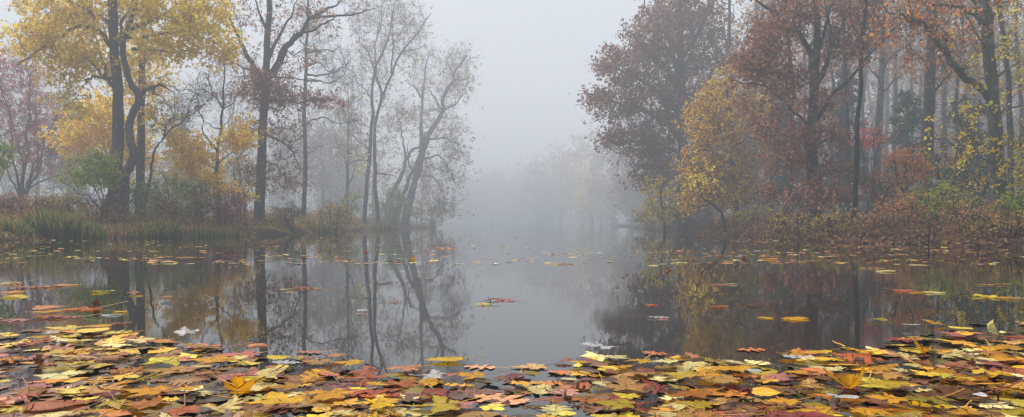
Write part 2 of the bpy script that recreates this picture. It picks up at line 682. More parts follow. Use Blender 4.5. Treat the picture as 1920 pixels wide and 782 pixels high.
def trunk_pts(d, pts, slope=0.0, sink=0.25):
    """Trunk line: the first pixel is dropped to the ground."""
    w = px_line(d, pts, slope)
    b = foot(pts[0][0], d)
    b[2] -= sink
    if w[0][2] < b[2] + sink + 0.12:
        w[0] = b
    else:
        w = [b] + w
    return w


YEL = [(246, 204, 66), (238, 192, 52), (240, 208, 90), (222, 180, 54), (200, 172, 66), (178, 158, 62)]
YELO = [(248, 202, 52), (246, 186, 44), (240, 204, 76), (230, 168, 46), (206, 166, 64)]
YELM = [(222, 176, 54), (206, 158, 46), (228, 188, 74), (186, 146, 50), (160, 130, 56), (132, 108, 54), (118, 90, 60)]
RUST = [(148, 102, 80), (132, 88, 70), (158, 112, 86), (116, 82, 68), (108, 84, 72), (144, 116, 88)]
PLUM = [(136, 96, 78), (146, 98, 74), (118, 86, 74), (154, 110, 84), (122, 94, 80), (100, 74, 64)]
TANB = [(170, 132, 88), (152, 116, 80), (186, 150, 96), (134, 106, 78)]
PINKB = [(176, 120, 100), (162, 112, 100), (188, 130, 98), (150, 108, 94)]
GRN = [(104, 136, 44), (124, 150, 50), (90, 120, 44), (146, 158, 58)]
LGRN = [(146, 166, 66), (160, 174, 74), (128, 152, 62), (168, 164, 72)]
DGRN = [(60, 82, 52), (50, 70, 46), (72, 94, 56)]
REDP = [(184, 96, 88), (192, 104, 94), (166, 84, 80), (188, 118, 100)]
ORNG = [(196, 130, 72), (206, 146, 76), (176, 114, 68), (206, 156, 88)]
OLIV = [(156, 144, 54), (138, 130, 52), (176, 160, 58), (116, 114, 48)]
MAGN = [(156, 80, 80), (136, 70, 72), (172, 94, 86)]

# ================================================================== LEFT BANK
GL = "trees standing on the left bank"
GRY = (118, 110, 104)
DRK = (62, 55, 50)

# tall straight yellow tree
d = 23.5
t = Tree("yellow_tree", "tall straight grey trunk with spreading golden crown, thickest tree among the left yellow ones", "tree", foot(212, d), GL, GRY, seed=1)
t.limb(trunk_pts(d, [(212, 398), (216, 330), (222, 250), (222, 200), (219, 150), (213, 80), (209, 0), (206, -90), (204, -190)], 0.0), 0.225, 0.10, "trunk", 0.015, flare=True)
L = lambda pts, r0, r1, sl: t.limb(px_line(d, pts, sl), r0, r1, "limb", 0.035)
L([(219, 100), (205, 80), (184, 61), (153, 55), (126, 67), (98, 92), (70, 113), (48, 128)], 0.10, 0.02, -0.12)
L([(222, 82), (202, 46), (184, 28), (166, 24), (156, 0), (140, -30)], 0.09, 0.03, 0.15)
L([(184, 34), (150, 10), (105, 0), (60, -12), (30, -6)], 0.06, 0.02, -0.3)
L([(219, 176), (196, 147), (180, 112), (166, 86), (150, 50)], 0.07, 0.02, 0.35)
L([(196, 147), (184, 132), (166, 112), (144, 101), (117, 89), (88, 80), (58, 84)], 0.05, 0.015, 0.1)
L([(218, 147), (200, 147), (181, 149), (172, 156), (165, 168)], 0.05, 0.012, -0.3)
L([(216, 60), (222, 20), (240, -40), (258, -90)], 0.09, 0.03, -0.3)
L([(212, 40), (190, -20), (160, -80)], 0.08, 0.03, 0.4)
for c in [(105, 20, 62, 46, 40), (72, 75, 52, 32, 30), (130, 60, 70, 52, 48), (180, 30, 60, 50, 34), (120, 118, 62, 34, 26), (172, 150, 50, 40, 22),
          (205, 95, 50, 60, 18), (170, -70, 90, 66, 34), (230, -80, 90, 60, 24), (150, 205, 40, 26, 9)]:
    t.clump(d, *c, YEL, 46, 0.115, thick=1.9, spread=0.21)
t.build()

# curving second tree
d = 22.9
t = Tree("yellow_tree", "grey tree with an S shaped leaning trunk and gold leaves beside the tall straight one", "tree", foot(233, d), GL, GRY, seed=2)
t.limb(trunk_pts(d, [(231, 396), (233, 360), (234, 335), (243, 308), (252, 290), (246, 264), (244, 232), (250, 208), (262, 186), (256, 170), (245, 158), (236, 125), (230, 90), (236, 62), (246, 34), (255, 4), (262, -60), (266, -130)]), 0.165, 0.06, "trunk", 0.02, flare=True)
L([(236, 66), (250, 54), (270, 46), (290, 36), (307, 30), (337, 35), (359, 46), (380, 62)], 0.10, 0.015, -0.1)
L([(307, 30), (320, 14), (345, -4), (372, -22)], 0.05, 0.015, 0.25)
L([(262, 182), (276, 169), (290, 172), (304, 181)], 0.07, 0.02, -0.2)
L([(264, 180), (276, 165), (294, 157), (305, 160), (316, 169)], 0.06, 0.02, 0.25)
L([(298, 157), (316, 160), (330, 170), (345, 166), (372, 176)], 0.02, 0.008, 0.2)
L([(230, 85), (222, 60), (226, 30), (236, -20)], 0.07, 0.03, 0.3)
L([(231, 70), (270, 68), (310, 58), (350, 58), (390, 72), (420, 92)], 0.055, 0.012, 0.2)
L([(246, 92), (290, 92), (330, 88), (352, 78)], 0.05, 0.012, 0.5)
for c in [(300, 10, 70, 42, 32), (355, 40, 50, 36, 26), (395, 70, 34, 44, 22), (385, 20, 44, 40, 20), (300, 62, 50, 40, 20), (335, 92, 34, 30, 10), (410, 100, 20, 24, 7),
          (270, -60, 80, 50, 22), (355, -40, 70, 40, 22)]:
    t.clump(d, *c, YEL, 46, 0.115, thick=1.7, spread=0.2)
t.build()

# straight trunk just behind
d = 26
t = Tree("yellow_tree", "straight upright yellow tree standing just behind the S shaped trunk", "tree", foot(263, d), GL, (84, 74, 66), seed=3)
t.limb(trunk_pts(d, [(262, 395), (263, 300), (264, 200), (267, 120), (271, 40), (274, -60), (276, -160)]), 0.17, 0.06, "trunk", 0.015, flare=True)
L([(265, 180), (262, 130), (260, 80), (258, 20)], 0.06, 0.02, 0.2)
L([(266, 150), (275, 110), (290, 60), (300, 20)], 0.06, 0.02, -0.2)
for c in [(272, 130, 34, 50, 26), (285, 190, 30, 34, 12), (290, 70, 40, 50, 20), (240, 120, 30, 50, 14), (290, 225, 26, 22, 8), (285, -30, 60, 60, 24), (225, 205, 30, 26, 8)]:
    t.clump(d, *c, YEL, 46, 0.115, thick=1.5, spread=0.2)
t.build()

# orange yellow understory maple behind the trunks
d = 28
t = Tree("maple_tree", "low orange gold maple glowing behind the two grey trunks", "tree", foot(200, d), GL, DRK, seed=4)
t.limb(trunk_pts(d, [(200, 392), (202, 340), (206, 290), (200, 240)]), 0.07, 0.03, "trunk", 0.03)
L([(203, 330), (180, 290), (150, 262), (125, 240)], 0.035, 0.01, 0.1)
L([(205, 300), (180, 262), (160, 232), (140, 210)], 0.035, 0.01, 0.3)
L([(205, 290), (235, 262), (262, 270), (285, 282)], 0.035, 0.01, -0.1)
L([(203, 260), (185, 220), (170, 190)], 0.03, 0.01, 0.0)
for c in [(150, 272, 42, 22, 30), (180, 240, 55, 26, 30), (235, 275, 48, 34, 30), (268, 292, 22, 24, 12), (200, 205, 48, 26, 18), (165, 210, 36, 24, 10), (225, 240, 40, 30, 16), (235, 335, 22, 22, 8)]:
    t.clump(d, *c, YELO, 56, 0.11, thick=1.6, spread=0.2)
t.build()

# pinkish multi stemmed tree at the left edge
d = 31
t = Tree("multi_stem_tree", "fine twigged pinkish brown tree fanning many stems at the left edge of the bank", "tree", foot(42, d), GL, (88, 68, 62), seed=5)
for pts, r, sl in [([(44, 365), (44, 300), (46, 240), (52, 180), (48, 120)], 0.085, 0.05), ([(38, 366), (30, 310), (26, 250), (22, 190), (4, 130)], 0.07, -0.1),
                   ([(46, 362), (60, 320), (66, 260), (78, 200), (70, 140)], 0.07, 0.3), ([(40, 366), (28, 290), (0, 220), (-26, 170)], 0.06, 0.2),
                   ([(48, 360), (62, 330), (90, 295), (118, 285)], 0.05, -0.3), ([(46, 365), (70, 340), (100, 330), (128, 342)], 0.045, 0.3),
                   ([(52, 350), (70, 310), (80, 270), (108, 240)], 0.045, 0.0), ([(36, 366), (10, 320), (-30, 290)], 0.05, 0.1)]:
    t.limb(trunk_pts(d, pts, sl) if pts[0][1] > 359 else px_line(d, pts, sl), r, 0.014, "trunk", 0.05, sides=7)
for c in [(30, 165, 52, 56, 80), (80, 225, 46, 50, 60), (100, 290, 34, 50, 44), (20, 250, 50, 60, 60), (60, 300, 60, 40, 46), (10, 130, 40, 40, 30), (-40, 200, 50, 90, 40)]:
    t.clump(d, *c, PINKB + REDP[:2], 38, 0.08, thick=2.0, twigs=6, tlen=0.6, spread=0.2, back=0.8, up=0.25)
t.build()

# light green bush
d = 22.2
t = Tree("bush", "bright light green bush spreading in front of the tall straight trunk", "bush", foot(188, d), "shrubs along the left bank", (62, 52, 42), seed=6)
for pts, sl in [([(192, 396), (180, 360), (160, 335), (138, 325)], 0.1), ([(194, 396), (190, 350), (180, 310), (172, 298)], -0.1), ([(197, 396), (205, 350), (212, 320), (220, 305)], 0.2),
                ([(190, 397), (170, 370), (150, 355), (128, 340)], -0.3), ([(198, 396), (210, 360), (222, 345), (230, 330)], -0.2)]:
    t.limb(trunk_pts(d, pts, sl), 0.025, 0.01, "stem", 0.04, sides=5)
for c in [(180, 315, 42, 24, 44), (145, 335, 28, 18, 20), (205, 330, 26, 26, 24), (170, 345, 40, 18, 16), (190, 300, 24, 14, 12)]:
    t.clump(d, *c, LGRN, 46, 0.062, thick=0.8, spread=0.13, tlen=0.25)
t.build()

# slanting sapling
d = 24.2
t = Tree("sapling", "dark slender tree slanting up to the right from behind the S shaped trunk", "tree", foot(272, d), GL, (58, 50, 46), seed=7)
t.limb(trunk_pts(d, [(271, 398), (280, 350), (285, 318), (287, 292), (296, 268), (310, 250), (334, 232), (362, 212), (392, 188)]), 0.055, 0.012, "trunk", 0.03, sides=7)
L([(308, 252), (312, 236), (322, 218), (328, 205)], 0.025, 0.008, 0.1)
L([(287, 295), (276, 300), (262, 318)], 0.02, 0.008, -0.2)
L([(345, 226), (352, 205), (356, 185)], 0.015, 0.006, 0.3)
for c in [(335, 215, 50, 36, 34), (380, 180, 30, 30, 20), (300, 250, 30, 24, 12)]:
    t.clump(d, *c, TANB, 4, 0.06, thick=0.8, twigs=4)
t.clump(d, 297, 250, 16, 10, 8, GRN, 40, 0.06, thick=0.4)
t.build()

# small yellow tree
d = 25
t = Tree("small_tree", "sapling with open bare top and loose orange yellow leaves, left of the rusty oak", "tree", foot(409, d), GL, (78, 68, 62), seed=8)
t.limb(trunk_pts(d, [(409, 402), (407, 340), (408, 282), (414, 235), (418, 200), (420, 150), (422, 110)]), 0.085, 0.015, "trunk", 0.02)
for pts, r, sl in [([(418, 205), (440, 188), (456, 160)], 0.025, 0.1), ([(417, 202), (396, 172), (386, 130), (384, 112)], 0.03, 0.2), ([(407, 285), (392, 262), (384, 232), (386, 210)], 0.03, -0.2),
                   ([(408, 280), (384, 268), (372, 260)], 0.02, 0.3), ([(411, 255), (430, 225), (446, 215)], 0.02, -0.3), ([(414, 245), (396, 236), (376, 222), (366, 190)], 0.022, 0.1),
                   ([(407, 320), (380, 305), (350, 300)], 0.025, 0.2), ([(407, 310), (430, 290), (452, 270)], 0.025, -0.1)]:
    L(pts, r, 0.007, sl)
for c in [(345, 280, 34, 32, 26), (380, 300, 34, 24, 24), (440, 275, 30, 20, 20), (455, 255, 20, 22, 12), (355, 325, 26, 20, 16), (410, 345, 30, 16, 16), (425, 358, 22, 12, 10)]:
    t.clump(d, *c, YELO, 48, 0.1, thick=1.0, spread=0.17)
for c in [(415, 150, 44, 50, 60), (370, 190, 40, 40, 36), (350, 230, 40, 30, 20)]:
    t.clump(d, *c, ORNG, 3, 0.06, thick=1.2, twigs=4, tlen=0.5, up=0.35)
t.build()


def bush(name, label, d, px, top, halfw, cols, seed, group="shrubs along the left bank", leaves=36, size=0.06, n=60, bark=(62, 50, 42), stems=6, thick=0.9, tw=3, base=None, skip=0.0, drop=0.5):
    b = foot(px, d)
    t = Tree(name, label, "shrub", b, group, bark, seed=seed)
    zt = P(px, top, d)[2]
    hw = halfw / FPX * d
    hh = max(0.3, zt - b[2])
    for i in range(stems):
        a = 2 * math.pi * i / stems + t.rg.uniform(0, 0.8)
        lean = t.rg.uniform(0.3, 0.8)
        p1 = b + np.array([math.cos(a) * 0.07, math.sin(a) * 0.07, -0.1])
        p2 = b + np.array([math.cos(a) * hw * lean * 0.35, math.sin(a) * thick * lean * 0.35, hh * 0.45])
        p3 = b + np.array([math.cos(a) * hw * lean, math.sin(a) * thick * lean, hh * t.rg.uniform(0.7, 0.9)])
        t.limb([p1, p2, p3], 0.022, 0.007, "stem", 0.04, sides=5)
    u = t.rg.normal(size=(n, 3))
    u /= np.linalg.norm(u, axis=1)[:, None]
    u *= t.rg.uniform(0.1, 1, (n, 1)) ** 0.45
    T = b + u * np.array([hw, thick, hh * drop]) + np.array([0, 0, hh * (1 - drop)])
    T[:, 2] = np.maximum(T[:, 2], b[2] + 0.1)
    t.reach(T, cols, leaves, size, spread=0.13, twigs=tw, tlen=0.28, skip=skip)
    return t.build()


bush("shrub", "tall olive green shrub mass right of the slanting sapling", 25.5, 318, 318, 46, GRN + OLIV, 20, n=90)
bush("shrub", "round dull green shrub between the yellow sapling and the slanting one", 24.6, 372, 330, 34, GRN + OLIV, 21, n=60)
bush("shrub", "dark green shrub at the foot of the S shaped trunk", 23.8, 258, 340, 28, GRN + DGRN, 22, n=50)
bush("shrub", "maroon red shrub at the foot of the yellow sapling", 24.3, 428, 355, 36, MAGN, 23, n=60, leaves=26)
bush("shrub", "dull crimson low shrub left of the yellow sapling's foot", 23.6, 376, 362, 24, MAGN + OLIV, 24, n=40, leaves=22)
bush("shrub", "olive green shrub against the left side of the oak trunk", 27, 455, 290, 26, OLIV + TANB, 25, n=50, leaves=30)
bush("bramble", "brown tangled bramble thicket at the left edge above the grass", 22.0, 40, 372, 62, TANB + RUST, 26, n=120, leaves=35, size=0.05, stems=12, tw=5, thick=1.2)
bush("bramble", "brown bramble thicket between the pink tree and the green bush", 22.6, 118, 366, 44, TANB + OLIV, 27, n=90, leaves=35, size=0.05, stems=10, tw=5, thick=1.2)
bush("bramble", "bare brown bramble below the light green bush", 21.6, 190, 366, 30, TANB, 28, n=60, leaves=13, size=0.05, stems=9, tw=5)
bush("bramble", "twiggy brown bramble before the olive shrub mass", 22.6, 312, 372, 40, TANB + OLIV, 29, n=70, leaves=26, size=0.05, stems=9, tw=5)
bush("bramble", "twiggy low bramble at the foot of the rusty oak", 26.4, 540, 384, 30, OLIV + TANB, 30, n=50, leaves=26, size=0.05, stems=8, tw=5)
bush("bramble", "straw coloured bramble near the bank edge left of the twin pale trees", 30, 625, 380, 34, TANB + OLIV, 31, n=70, leaves=39, size=0.06, stems=9, tw=5)
bush("shrub", "yellow green shrub beside the twin pale trees", 38, 655, 350, 30, OLIV + LGRN, 32, n=60, leaves=22, size=0.07, thick=1.3)
bush("bush", "dark green leafy bush at the left margin of the picture", 21, -14, 255, 22, GRN, 33, n=40, leaves=36, drop=0.25)

# oak with rusty leaves
d = 28
t = Tree("oak_tree", "large oak with forked bare limbs and rusty brown leaves clustered round its trunk", "tree", foot(487, d), GL, (100, 92, 86), seed=9)
t.limb(trunk_pts(d, [(486, 405), (489, 340), (492, 260), (496, 180), (500, 120), (502, 60), (505, 0), (506, -80), (508, -170)]), 0.225, 0.07, "trunk", 0.015, flare=True)
for pts, r, sl in [([(500, 148), (512, 132), (536, 89), (555, 64), (573, 37), (604, 15), (625, 3), (650, -20)], 0.17, 0.1), ([(556, 64), (595, 55), (615, 46), (628, 38), (645, 34)], 0.06, -0.2),
                   ([(578, 34), (616, 26), (656, 23), (680, 14), (700, 8)], 0.06, 0.2), ([(497, 150), (480, 132), (466, 107), (447, 67), (432, 34), (423, 0), (416, -40)], 0.12, -0.1),
                   ([(503, 112), (515, 74), (530, 37), (539, 12), (552, -30)], 0.08, 0.3), ([(488, 140), (475, 136), (453, 123), (429, 113), (412, 96)], 0.06, 0.25),
                   ([(502, 60), (488, 20), (480, -30)], 0.06, -0.3), ([(495, 184), (515, 190), (539, 192), (585, 193), (631, 190)], 0.07, -0.15), ([(496, 140), (530, 142), (560, 144), (590, 146)], 0.05, 0.3),
                   ([(493, 250), (520, 262), (545, 285), (556, 310)], 0.05, 0.2), ([(492, 270), (470, 280), (450, 300)], 0.04, -0.3), ([(494, 225), (460, 235), (440, 250)], 0.05, 0.2),
                   ([(492, 300), (520, 310), (545, 335)], 0.04, -0.4), ([(552, 62), (540, 90), (552, 105), (575, 98)], 0.03, -0.3)]:
    t.limb(px_line(d, pts, sl), r, 0.014, "limb", 0.035)
for c in [(500, 158, 52, 24, 44, 60), (540, 190, 60, 14, 34, 50), (610, 192, 26, 10, 14, 55), (470, 184, 40, 16, 18, 45), (500, 170, 40, 20, 20, 60)]:
    t.clump(d, *c[:5], RUST + PINKB[:2], c[5], 0.085, thick=1.5, spread=0.2, tlen=0.4)
for c in [(470, 245, 50, 26, 26, 40), (530, 250, 44, 34, 26, 30), (550, 295, 40, 36, 26, 20), (480, 330, 46, 26, 28, 40), (530, 345, 40, 20, 20, 34), (450, 300, 30, 24, 14, 26)]:
    t.clump(d, *c[:5], RUST + TANB, c[5], 0.08, thick=1.6, spread=0.2, tlen=0.5, up=-0.05)
for c in [(470, 60, 50, 60, 34, 22), (540, 40, 50, 44, 34, 22), (600, 40, 50, 26, 30, 20), (555, 110, 50, 26, 24, 24), (450, 110, 44, 24, 20, 20), (500, -60, 120, 50, 50, 26), (440, 20, 34, 50, 16, 16), (650, 20, 36, 24, 14, 6)]:
    t.clump(d, *c[:5], TANB + RUST, c[5], 0.08, thick=1.8, spread=0.19)
t.build()

# straight bare tree
d = 35
t = Tree("bare_tree", "slim straight bare tree with curling leafless boughs right of the rusty oak", "tree", foot(570, d), GL, (84, 78, 76), seed=10)
t.limb(trunk_pts(d, [(569, 408), (572, 300), (571, 200), (574, 120), (576, 50), (578, -10), (580, -70)]), 0.14, 0.03, "trunk", 0.02, flare=True)
for pts, r, sl in [([(572, 140), (595, 142), (615, 136), (640, 128), (655, 112)], 0.06, 0.1), ([(573, 152), (600, 150), (622, 158), (645, 150), (655, 135)], 0.05, -0.2),
                   ([(573, 125), (592, 118), (610, 130), (630, 132)], 0.04, 0.3), ([(572, 235), (585, 225), (605, 224), (640, 230), (660, 226)], 0.05, 0.15), ([(572, 250), (560, 262), (548, 276), (540, 290)], 0.04, -0.2),
                   ([(574, 100), (600, 95), (626, 100), (640, 84)], 0.04, -0.1), ([(574, 90), (560, 74), (552, 50)], 0.04, 0.2), ([(576, 60), (590, 36), (596, 0)], 0.04, 0.0), ([(572, 170), (556, 160), (540, 158)], 0.03, 0.4)]:
    t.limb(px_line(d, pts, sl), r, 0.012, "limb", 0.06)
for c in [(630, 120, 36, 34, 50), (640, 150, 30, 24, 30), (600, 90, 40, 40, 40), (580, 20, 50, 60, 50), (650, 215, 30, 30, 20), (545, 280, 20, 20, 10)]:
    t.clump(d, *c, None, 0, twigs=5, tlen=0.8, thick=1.8)
for c in [(588, 250, 24, 30, 10), (560, 240, 24, 40, 8)]:
    t.clump(d, *c, RUST, 14, 0.08, thick=1.2)
t.build()

# twin pale trees
d = 42
t = Tree("slender_tree", "pair of slim pale stems from one root, spreading into fine upright twigs", "tree", foot(694, d), GL, (92, 86, 84), seed=11)
t.limb(trunk_pts(d, [(684, 405), (687, 352), (694, 281), (698, 220), (697, 184), (703, 132), (712, 108), (721, 89), (730, 64), (736, 20)]), 0.15, 0.025, "trunk", 0.03)
t.limb(trunk_pts(d, [(708, 405), (704, 349), (701, 294), (704, 230), (718, 175), (733, 138), (746, 101), (773, 67), (792, 40), (806, 18)], 0.05), 0.14, 0.02, "trunk", 0.03)
for pts, r, sl in [([(704, 225), (714, 178), (706, 140), (700, 90), (710, 40), (712, 0)], 0.08, 0.1), ([(703, 132), (690, 100), (676, 76), (668, 60)], 0.05, -0.2), ([(718, 175), (706, 150), (709, 90)], 0.05, 0.3),
                   ([(733, 138), (740, 90), (738, 50), (746, 10)], 0.05, -0.2), ([(746, 101), (776, 90), (800, 84)], 0.035, 0.3), ([(694, 281), (670, 262), (640, 240)], 0.05, 0.3), ([(692, 300), (668, 300), (650, 312)], 0.04, -0.2),
                   ([(703, 328), (730, 325), (742, 330)], 0.05, 0.1), ([(697, 184), (676, 160), (660, 140)], 0.04, 0.2)]:
    t.limb(px_line(d, pts, sl), r, 0.014, "limb", 0.06)
for c in [(700, 70, 46, 60, 90), (750, 60, 44, 50, 80), (735, 120, 50, 40, 50), (690, 150, 40, 50, 50), (780, 50, 26, 34, 34), (720, 10, 50, 30, 50), (668, 250, 40, 60, 46), (730, 210, 40, 60, 40)]:
    t.clump(d, *c, TANB, 9, 0.1, thick=2.6, twigs=5, tlen=0.9, spread=0.3, up=0.3)
for c in [(680, 300, 26, 40, 12)]:
    t.clump(d, *c, OLIV + YEL, 20, 0.11, thick=2, spread=0.3)
t.build()

# leaning tree over the water
d = 50
t = Tree("leaning_tree", "many stemmed thinly leaved tree leaning right over the water at the point", "tree", foot(752, d), GL, (86, 80, 78), seed=12)
stems = [([(757, 412), (770, 364), (780, 318), (795, 275), (812, 240), (832, 206), (830, 182), (847, 157), (850, 138), (862, 123), (876, 104)], 0.27, 0.0), ([(745, 408), (758, 355), (773, 318), (786, 291), (796, 262)], 0.21, 0.1),
         ([(765, 412), (776, 355), (792, 312), (795, 281), (798, 250)], 0.22, -0.1), ([(727, 400), (729, 378), (740, 352), (755, 318), (760, 294), (767, 280), (780, 274), (790, 268)], 0.22, 0.2)]
for pts, r, sl in stems:
    t.limb(trunk_pts(d, pts, sl), r, 0.05, "trunk", 0.05)
for pts, r, sl in [([(789, 285), (790, 233), (789, 184), (795, 147), (800, 110), (806, 90)], 0.14, 0.1), ([(789, 184), (776, 165), (760, 152)], 0.07, -0.2), ([(832, 206), (818, 190), (806, 168), (796, 150)], 0.08, 0.2),
                   ([(832, 206), (850, 196), (866, 180), (880, 160)], 0.08, -0.3), ([(850, 138), (840, 115), (836, 105)], 0.05, 0.2), ([(847, 157), (870, 145), (890, 150)], 0.06, 0.1), ([(829, 210), (812, 208), (800, 210)], 0.05, -0.3),
                   ([(800, 262), (830, 258), (855, 270), (870, 290)], 0.08, -0.2), ([(790, 300), (815, 292), (838, 310), (850, 340)], 0.08, -0.2), ([(760, 296), (756, 260), (745, 220), (742, 200)], 0.08, 0.2),
                   ([(773, 322), (763, 290), (765, 262)], 0.06, 0.3), ([(785, 330), (810, 330), (830, 352), (842, 385)], 0.06, -0.4)]:
    t.limb(px_line(d, pts, sl), r, 0.018, "limb", 0.09)
for c in [(800, 130, 36, 44, 70), (862, 130, 32, 36, 90), (850, 170, 40, 30, 60), (830, 240, 50, 40, 80), (850, 300, 30, 50, 60), (820, 350, 40, 50, 60), (775, 200, 46, 50, 60), (740, 250, 34, 50, 36), (790, 300, 50, 50, 40), (845, 385, 24, 26, 22)]:
    t.clump(d, *c, TANB + [(158, 122, 70)], 16 if c[1] > 160 else 7, 0.12, thick=3.0, twigs=5, tlen=1.0, spread=0.36, up=0.05 if c[1] > 200 else 0.3)
t.build()
bush("thicket", "dark thicket under the leaning tree at the water's edge", 48, 735, 372, 52, GRN + TANB, 40, n=150, leaves=24, size=0.1, stems=12, thick=2.5)
bush("thicket", "grey thicket trailing over the water right of the leaning trunks", 52, 812, 372, 34, TANB + OLIV, 41, n=90, leaves=20, size=0.1, stems=10, thick=2.5)
bush("bush", "small green bush at the foot of the curved stem of the leaning tree", 47, 738, 352, 24, GRN, 42, n=46, leaves=30, size=0.1, drop=0.3)

# ------------------------------------------------------------------ conifers
def conifer(name, label, d, px, top, halfw, cols, seed, group, bark=DRK, start=0.12, dens=1.0, droop=0.25):
    b = foot(px, d)
    t = Tree(name, label, "conifer", b, group, bark, seed=seed)
    zt = P(px, top, d)[2]
    hh = zt - b[2]
    hw = halfw / FPX * d
    t.limb([b - np.array([0, 0, 0.2]), b + np.array([0.05, 0, hh * 0.5]), b + np.array([0, 0, hh])], 0.02 + hh * 0.017, 0.015, "trunk", 0.03, flare=True)
    tb = t.parts[0][1]
    cl = np.array([lin(c) for c in cols])
    n = int(hh * 9 * dens)
    for i in range(n):
        k = start + (1 - start) * (i + t.rg.uniform()) / n
        a = t.rg.uniform(0, 2 * math.pi)
        L_ = hw * (1 - k) ** 0.75 * t.rg.uniform(0.6, 1.15) + 0.15
        z = hh * k
        q = np.linspace(0, 1, 6)[:, None]
        end = np.array([math.cos(a) * L_, math.sin(a) * L_, -droop * L_ + t.rg.uniform(-0.1, 0.1)])
        pts = b + np.array([0, 0, z]) + q * end + np.array([0, 0, 1.0]) * (q * (1 - q)) * L_ * 0.25
        tb.add(pts, np.linspace(0.02, 0.004, 6), 4)
        m = int(85 * L_ + 14)
        w = t.rg.uniform(0.2, 1.02, m)
        c0 = b + np.array([0, 0, z]) + w[:, None] * end + np.array([0, 0, 1.0]) * (w * (1 - w))[:, None] * L_ * 0.25
        c0 = c0 + t.rg.normal(0, 0.16, (m, 3)) * np.array([1, 1, 0.35])
        t.lv.append(c0)
        t.ls.append(t.rg.uniform(0.14, 0.32, m))
        t.lc.append(cl[t.rg.integers(0, len(cl), m)])
    return t.build(0.15, 0.35)


def generic(name, label, d, px, top, halfw, cols, seed, group, bark=DRK, n=90, leaves=24, size=0.13, twigs=4, low=0.35, r=None, fork=5, trunkless=False, thick=None, up=0.25, lichen=False, cat="tree"):
    """Ordinary broadleaf tree behind the front rank: trunk, forking limbs and a crown between top and low."""
    b = foot(px, d)
    t = Tree(name, label, cat, b, group, bark, lichen, seed=seed)
    zt = P(px, top, d)[2]
    hh = zt - b[2]
    hw = halfw / FPX * d
    r = r or 0.012 * hh + 0.04
    lean = t.rg.normal(0, 0.03, 2) * hh
    tip = b + np.array([lean[0], lean[1], hh * 0.92])
    tr = t.limb([b - np.array([0, 0, 0.25]), b + np.array([lean[0] * 0.2, lean[1] * 0.2, hh * 0.33]), b + np.array([lean[0] * 0.6 + t.rg.normal(0, 0.02 * hh), lean[1] * 0.6, hh * 0.65]), tip], r, 0.02, "trunk", 0.03, flare=True, sides=8)
    for i in range(fork):
        k = low + (0.75 - low) * i / max(1, fork - 1)
        s = tr[int(k * (len(tr) - 1))]
        a = i * 2.4 + t.rg.uniform(0, 1)
        e = s + np.array([math.cos(a) * hw * 0.75, math.sin(a) * (thick or hw) * 0.75, hh * 0.22])
        m_ = (s + e) / 2 + np.array([0, 0, -0.02 * hh])
        t.limb([s, m_, e], r * 0.5 * (1 - k * 0.6), 0.012, "limb", 0.06, sides=6)
    u = t.rg.normal(size=(n, 3))
    u /= np.linalg.norm(u, axis=1)[:, None]
    u *= t.rg.uniform(0.1, 1, (n, 1)) ** 0.42
    cz = b[2] + hh * (0.5 + low / 2)
    T = np.array([b[0] + lean[0] * 0.6, b[1], cz]) + u * np.array([hw, thick or hw, hh * (0.5 - low / 2)])
    t.reach(T, cols, leaves, size, spread=size * 2.0, twigs=twigs, tlen=0.04 * hh + 0.2, up=up)
    return t.build()


GB = "misty trees beyond the left bank"
conifer("spruce_tree", "grey green spruce dim in the mist between the sapling and the slanting tree", 46, 340, 215, 46, DGRN, 50, GB, dens=0.8)
conifer("spruce_tree", "faint grey spruce behind the orange maple, left of the tall trunk", 48, 128, 170, 52, DGRN, 51, GB, dens=0.8)
conifer("spruce_tree", "tall dim grey conifer showing above the yellow sapling's leaves", 50, 375, 265, 36, DGRN, 52, GB, dens=0.8)
generic("misty_tree", "dim broad tree in the mist right behind the slim straight bare tree", 58, 605, 190, 58, PLUM + DGRN, 53, GB, n=130, leaves=34, size=0.2, low=0.15)
generic("misty_tree", "dark dim tree closing the lawn just left of the slim bare trunk", 66, 540, 250, 44, DGRN + PLUM, 54, GB, n=120, leaves=44, size=0.22, low=0.05)
generic("misty_tree", "dim dense tree closing the lawn between the slim bare trunk and the twin stems", 64, 645, 270, 52, DGRN + TANB, 55, GB, n=130, leaves=44, size=0.22, low=0.05)
generic("misty_tree", "thin pale tree with tan leaves just left of the twin stems", 45, 652, 150, 36, TANB + OLIV, 56, GB, n=90, leaves=10, size=0.13, low=0.3)
generic("misty_tree", "dim bare topped tree in the mist between the oak and the yellow sapling", 52, 445, 120, 44, TANB, 57, GB, n=90, leaves=4, size=0.13)
generic("misty_tree", "dim twiggy tree in the mist behind the pink tree", 50, 70, 120, 60, PINKB + TANB, 58, GB, n=110, leaves=10, size=0.14)
generic("misty_tree", "bare grey tree dim between the S shaped trunk and the sapling", 44, 330, 140, 42, TANB, 59, GB, n=80, leaves=3, size=0.12)
generic("misty_tree", "brownish dim tree behind the green shrubs", 42, 290, 285, 50, TANB + OLIV, 60, GB, n=90, leaves=26, size=0.15, low=0.1)
generic("misty_tree", "dim pinkish tree behind the orange maple", 44, 150, 225, 46, PINKB, 61, GB, n=90, leaves=18, size=0.13, low=0.15)
generic("misty_tree", "dim gold tree in the mist above the dark lawn hedge", 60, 700, 250, 36, OLIV + TANB, 62, GB, n=80, leaves=20, size=0.18, low=0.15)
generic("misty_tree", "dim tree low behind the leaning tree's trunks", 66, 790, 290, 44, TANB + PLUM, 63, GB, n=90, leaves=24, size=0.18, low=0.1)
generic("misty_tree", "dim tree filling the gap behind the yellow sapling's trunk", 56, 420, 300, 54, DGRN + TANB, 64, GB, n=100, leaves=36, size=0.2, low=0.05)
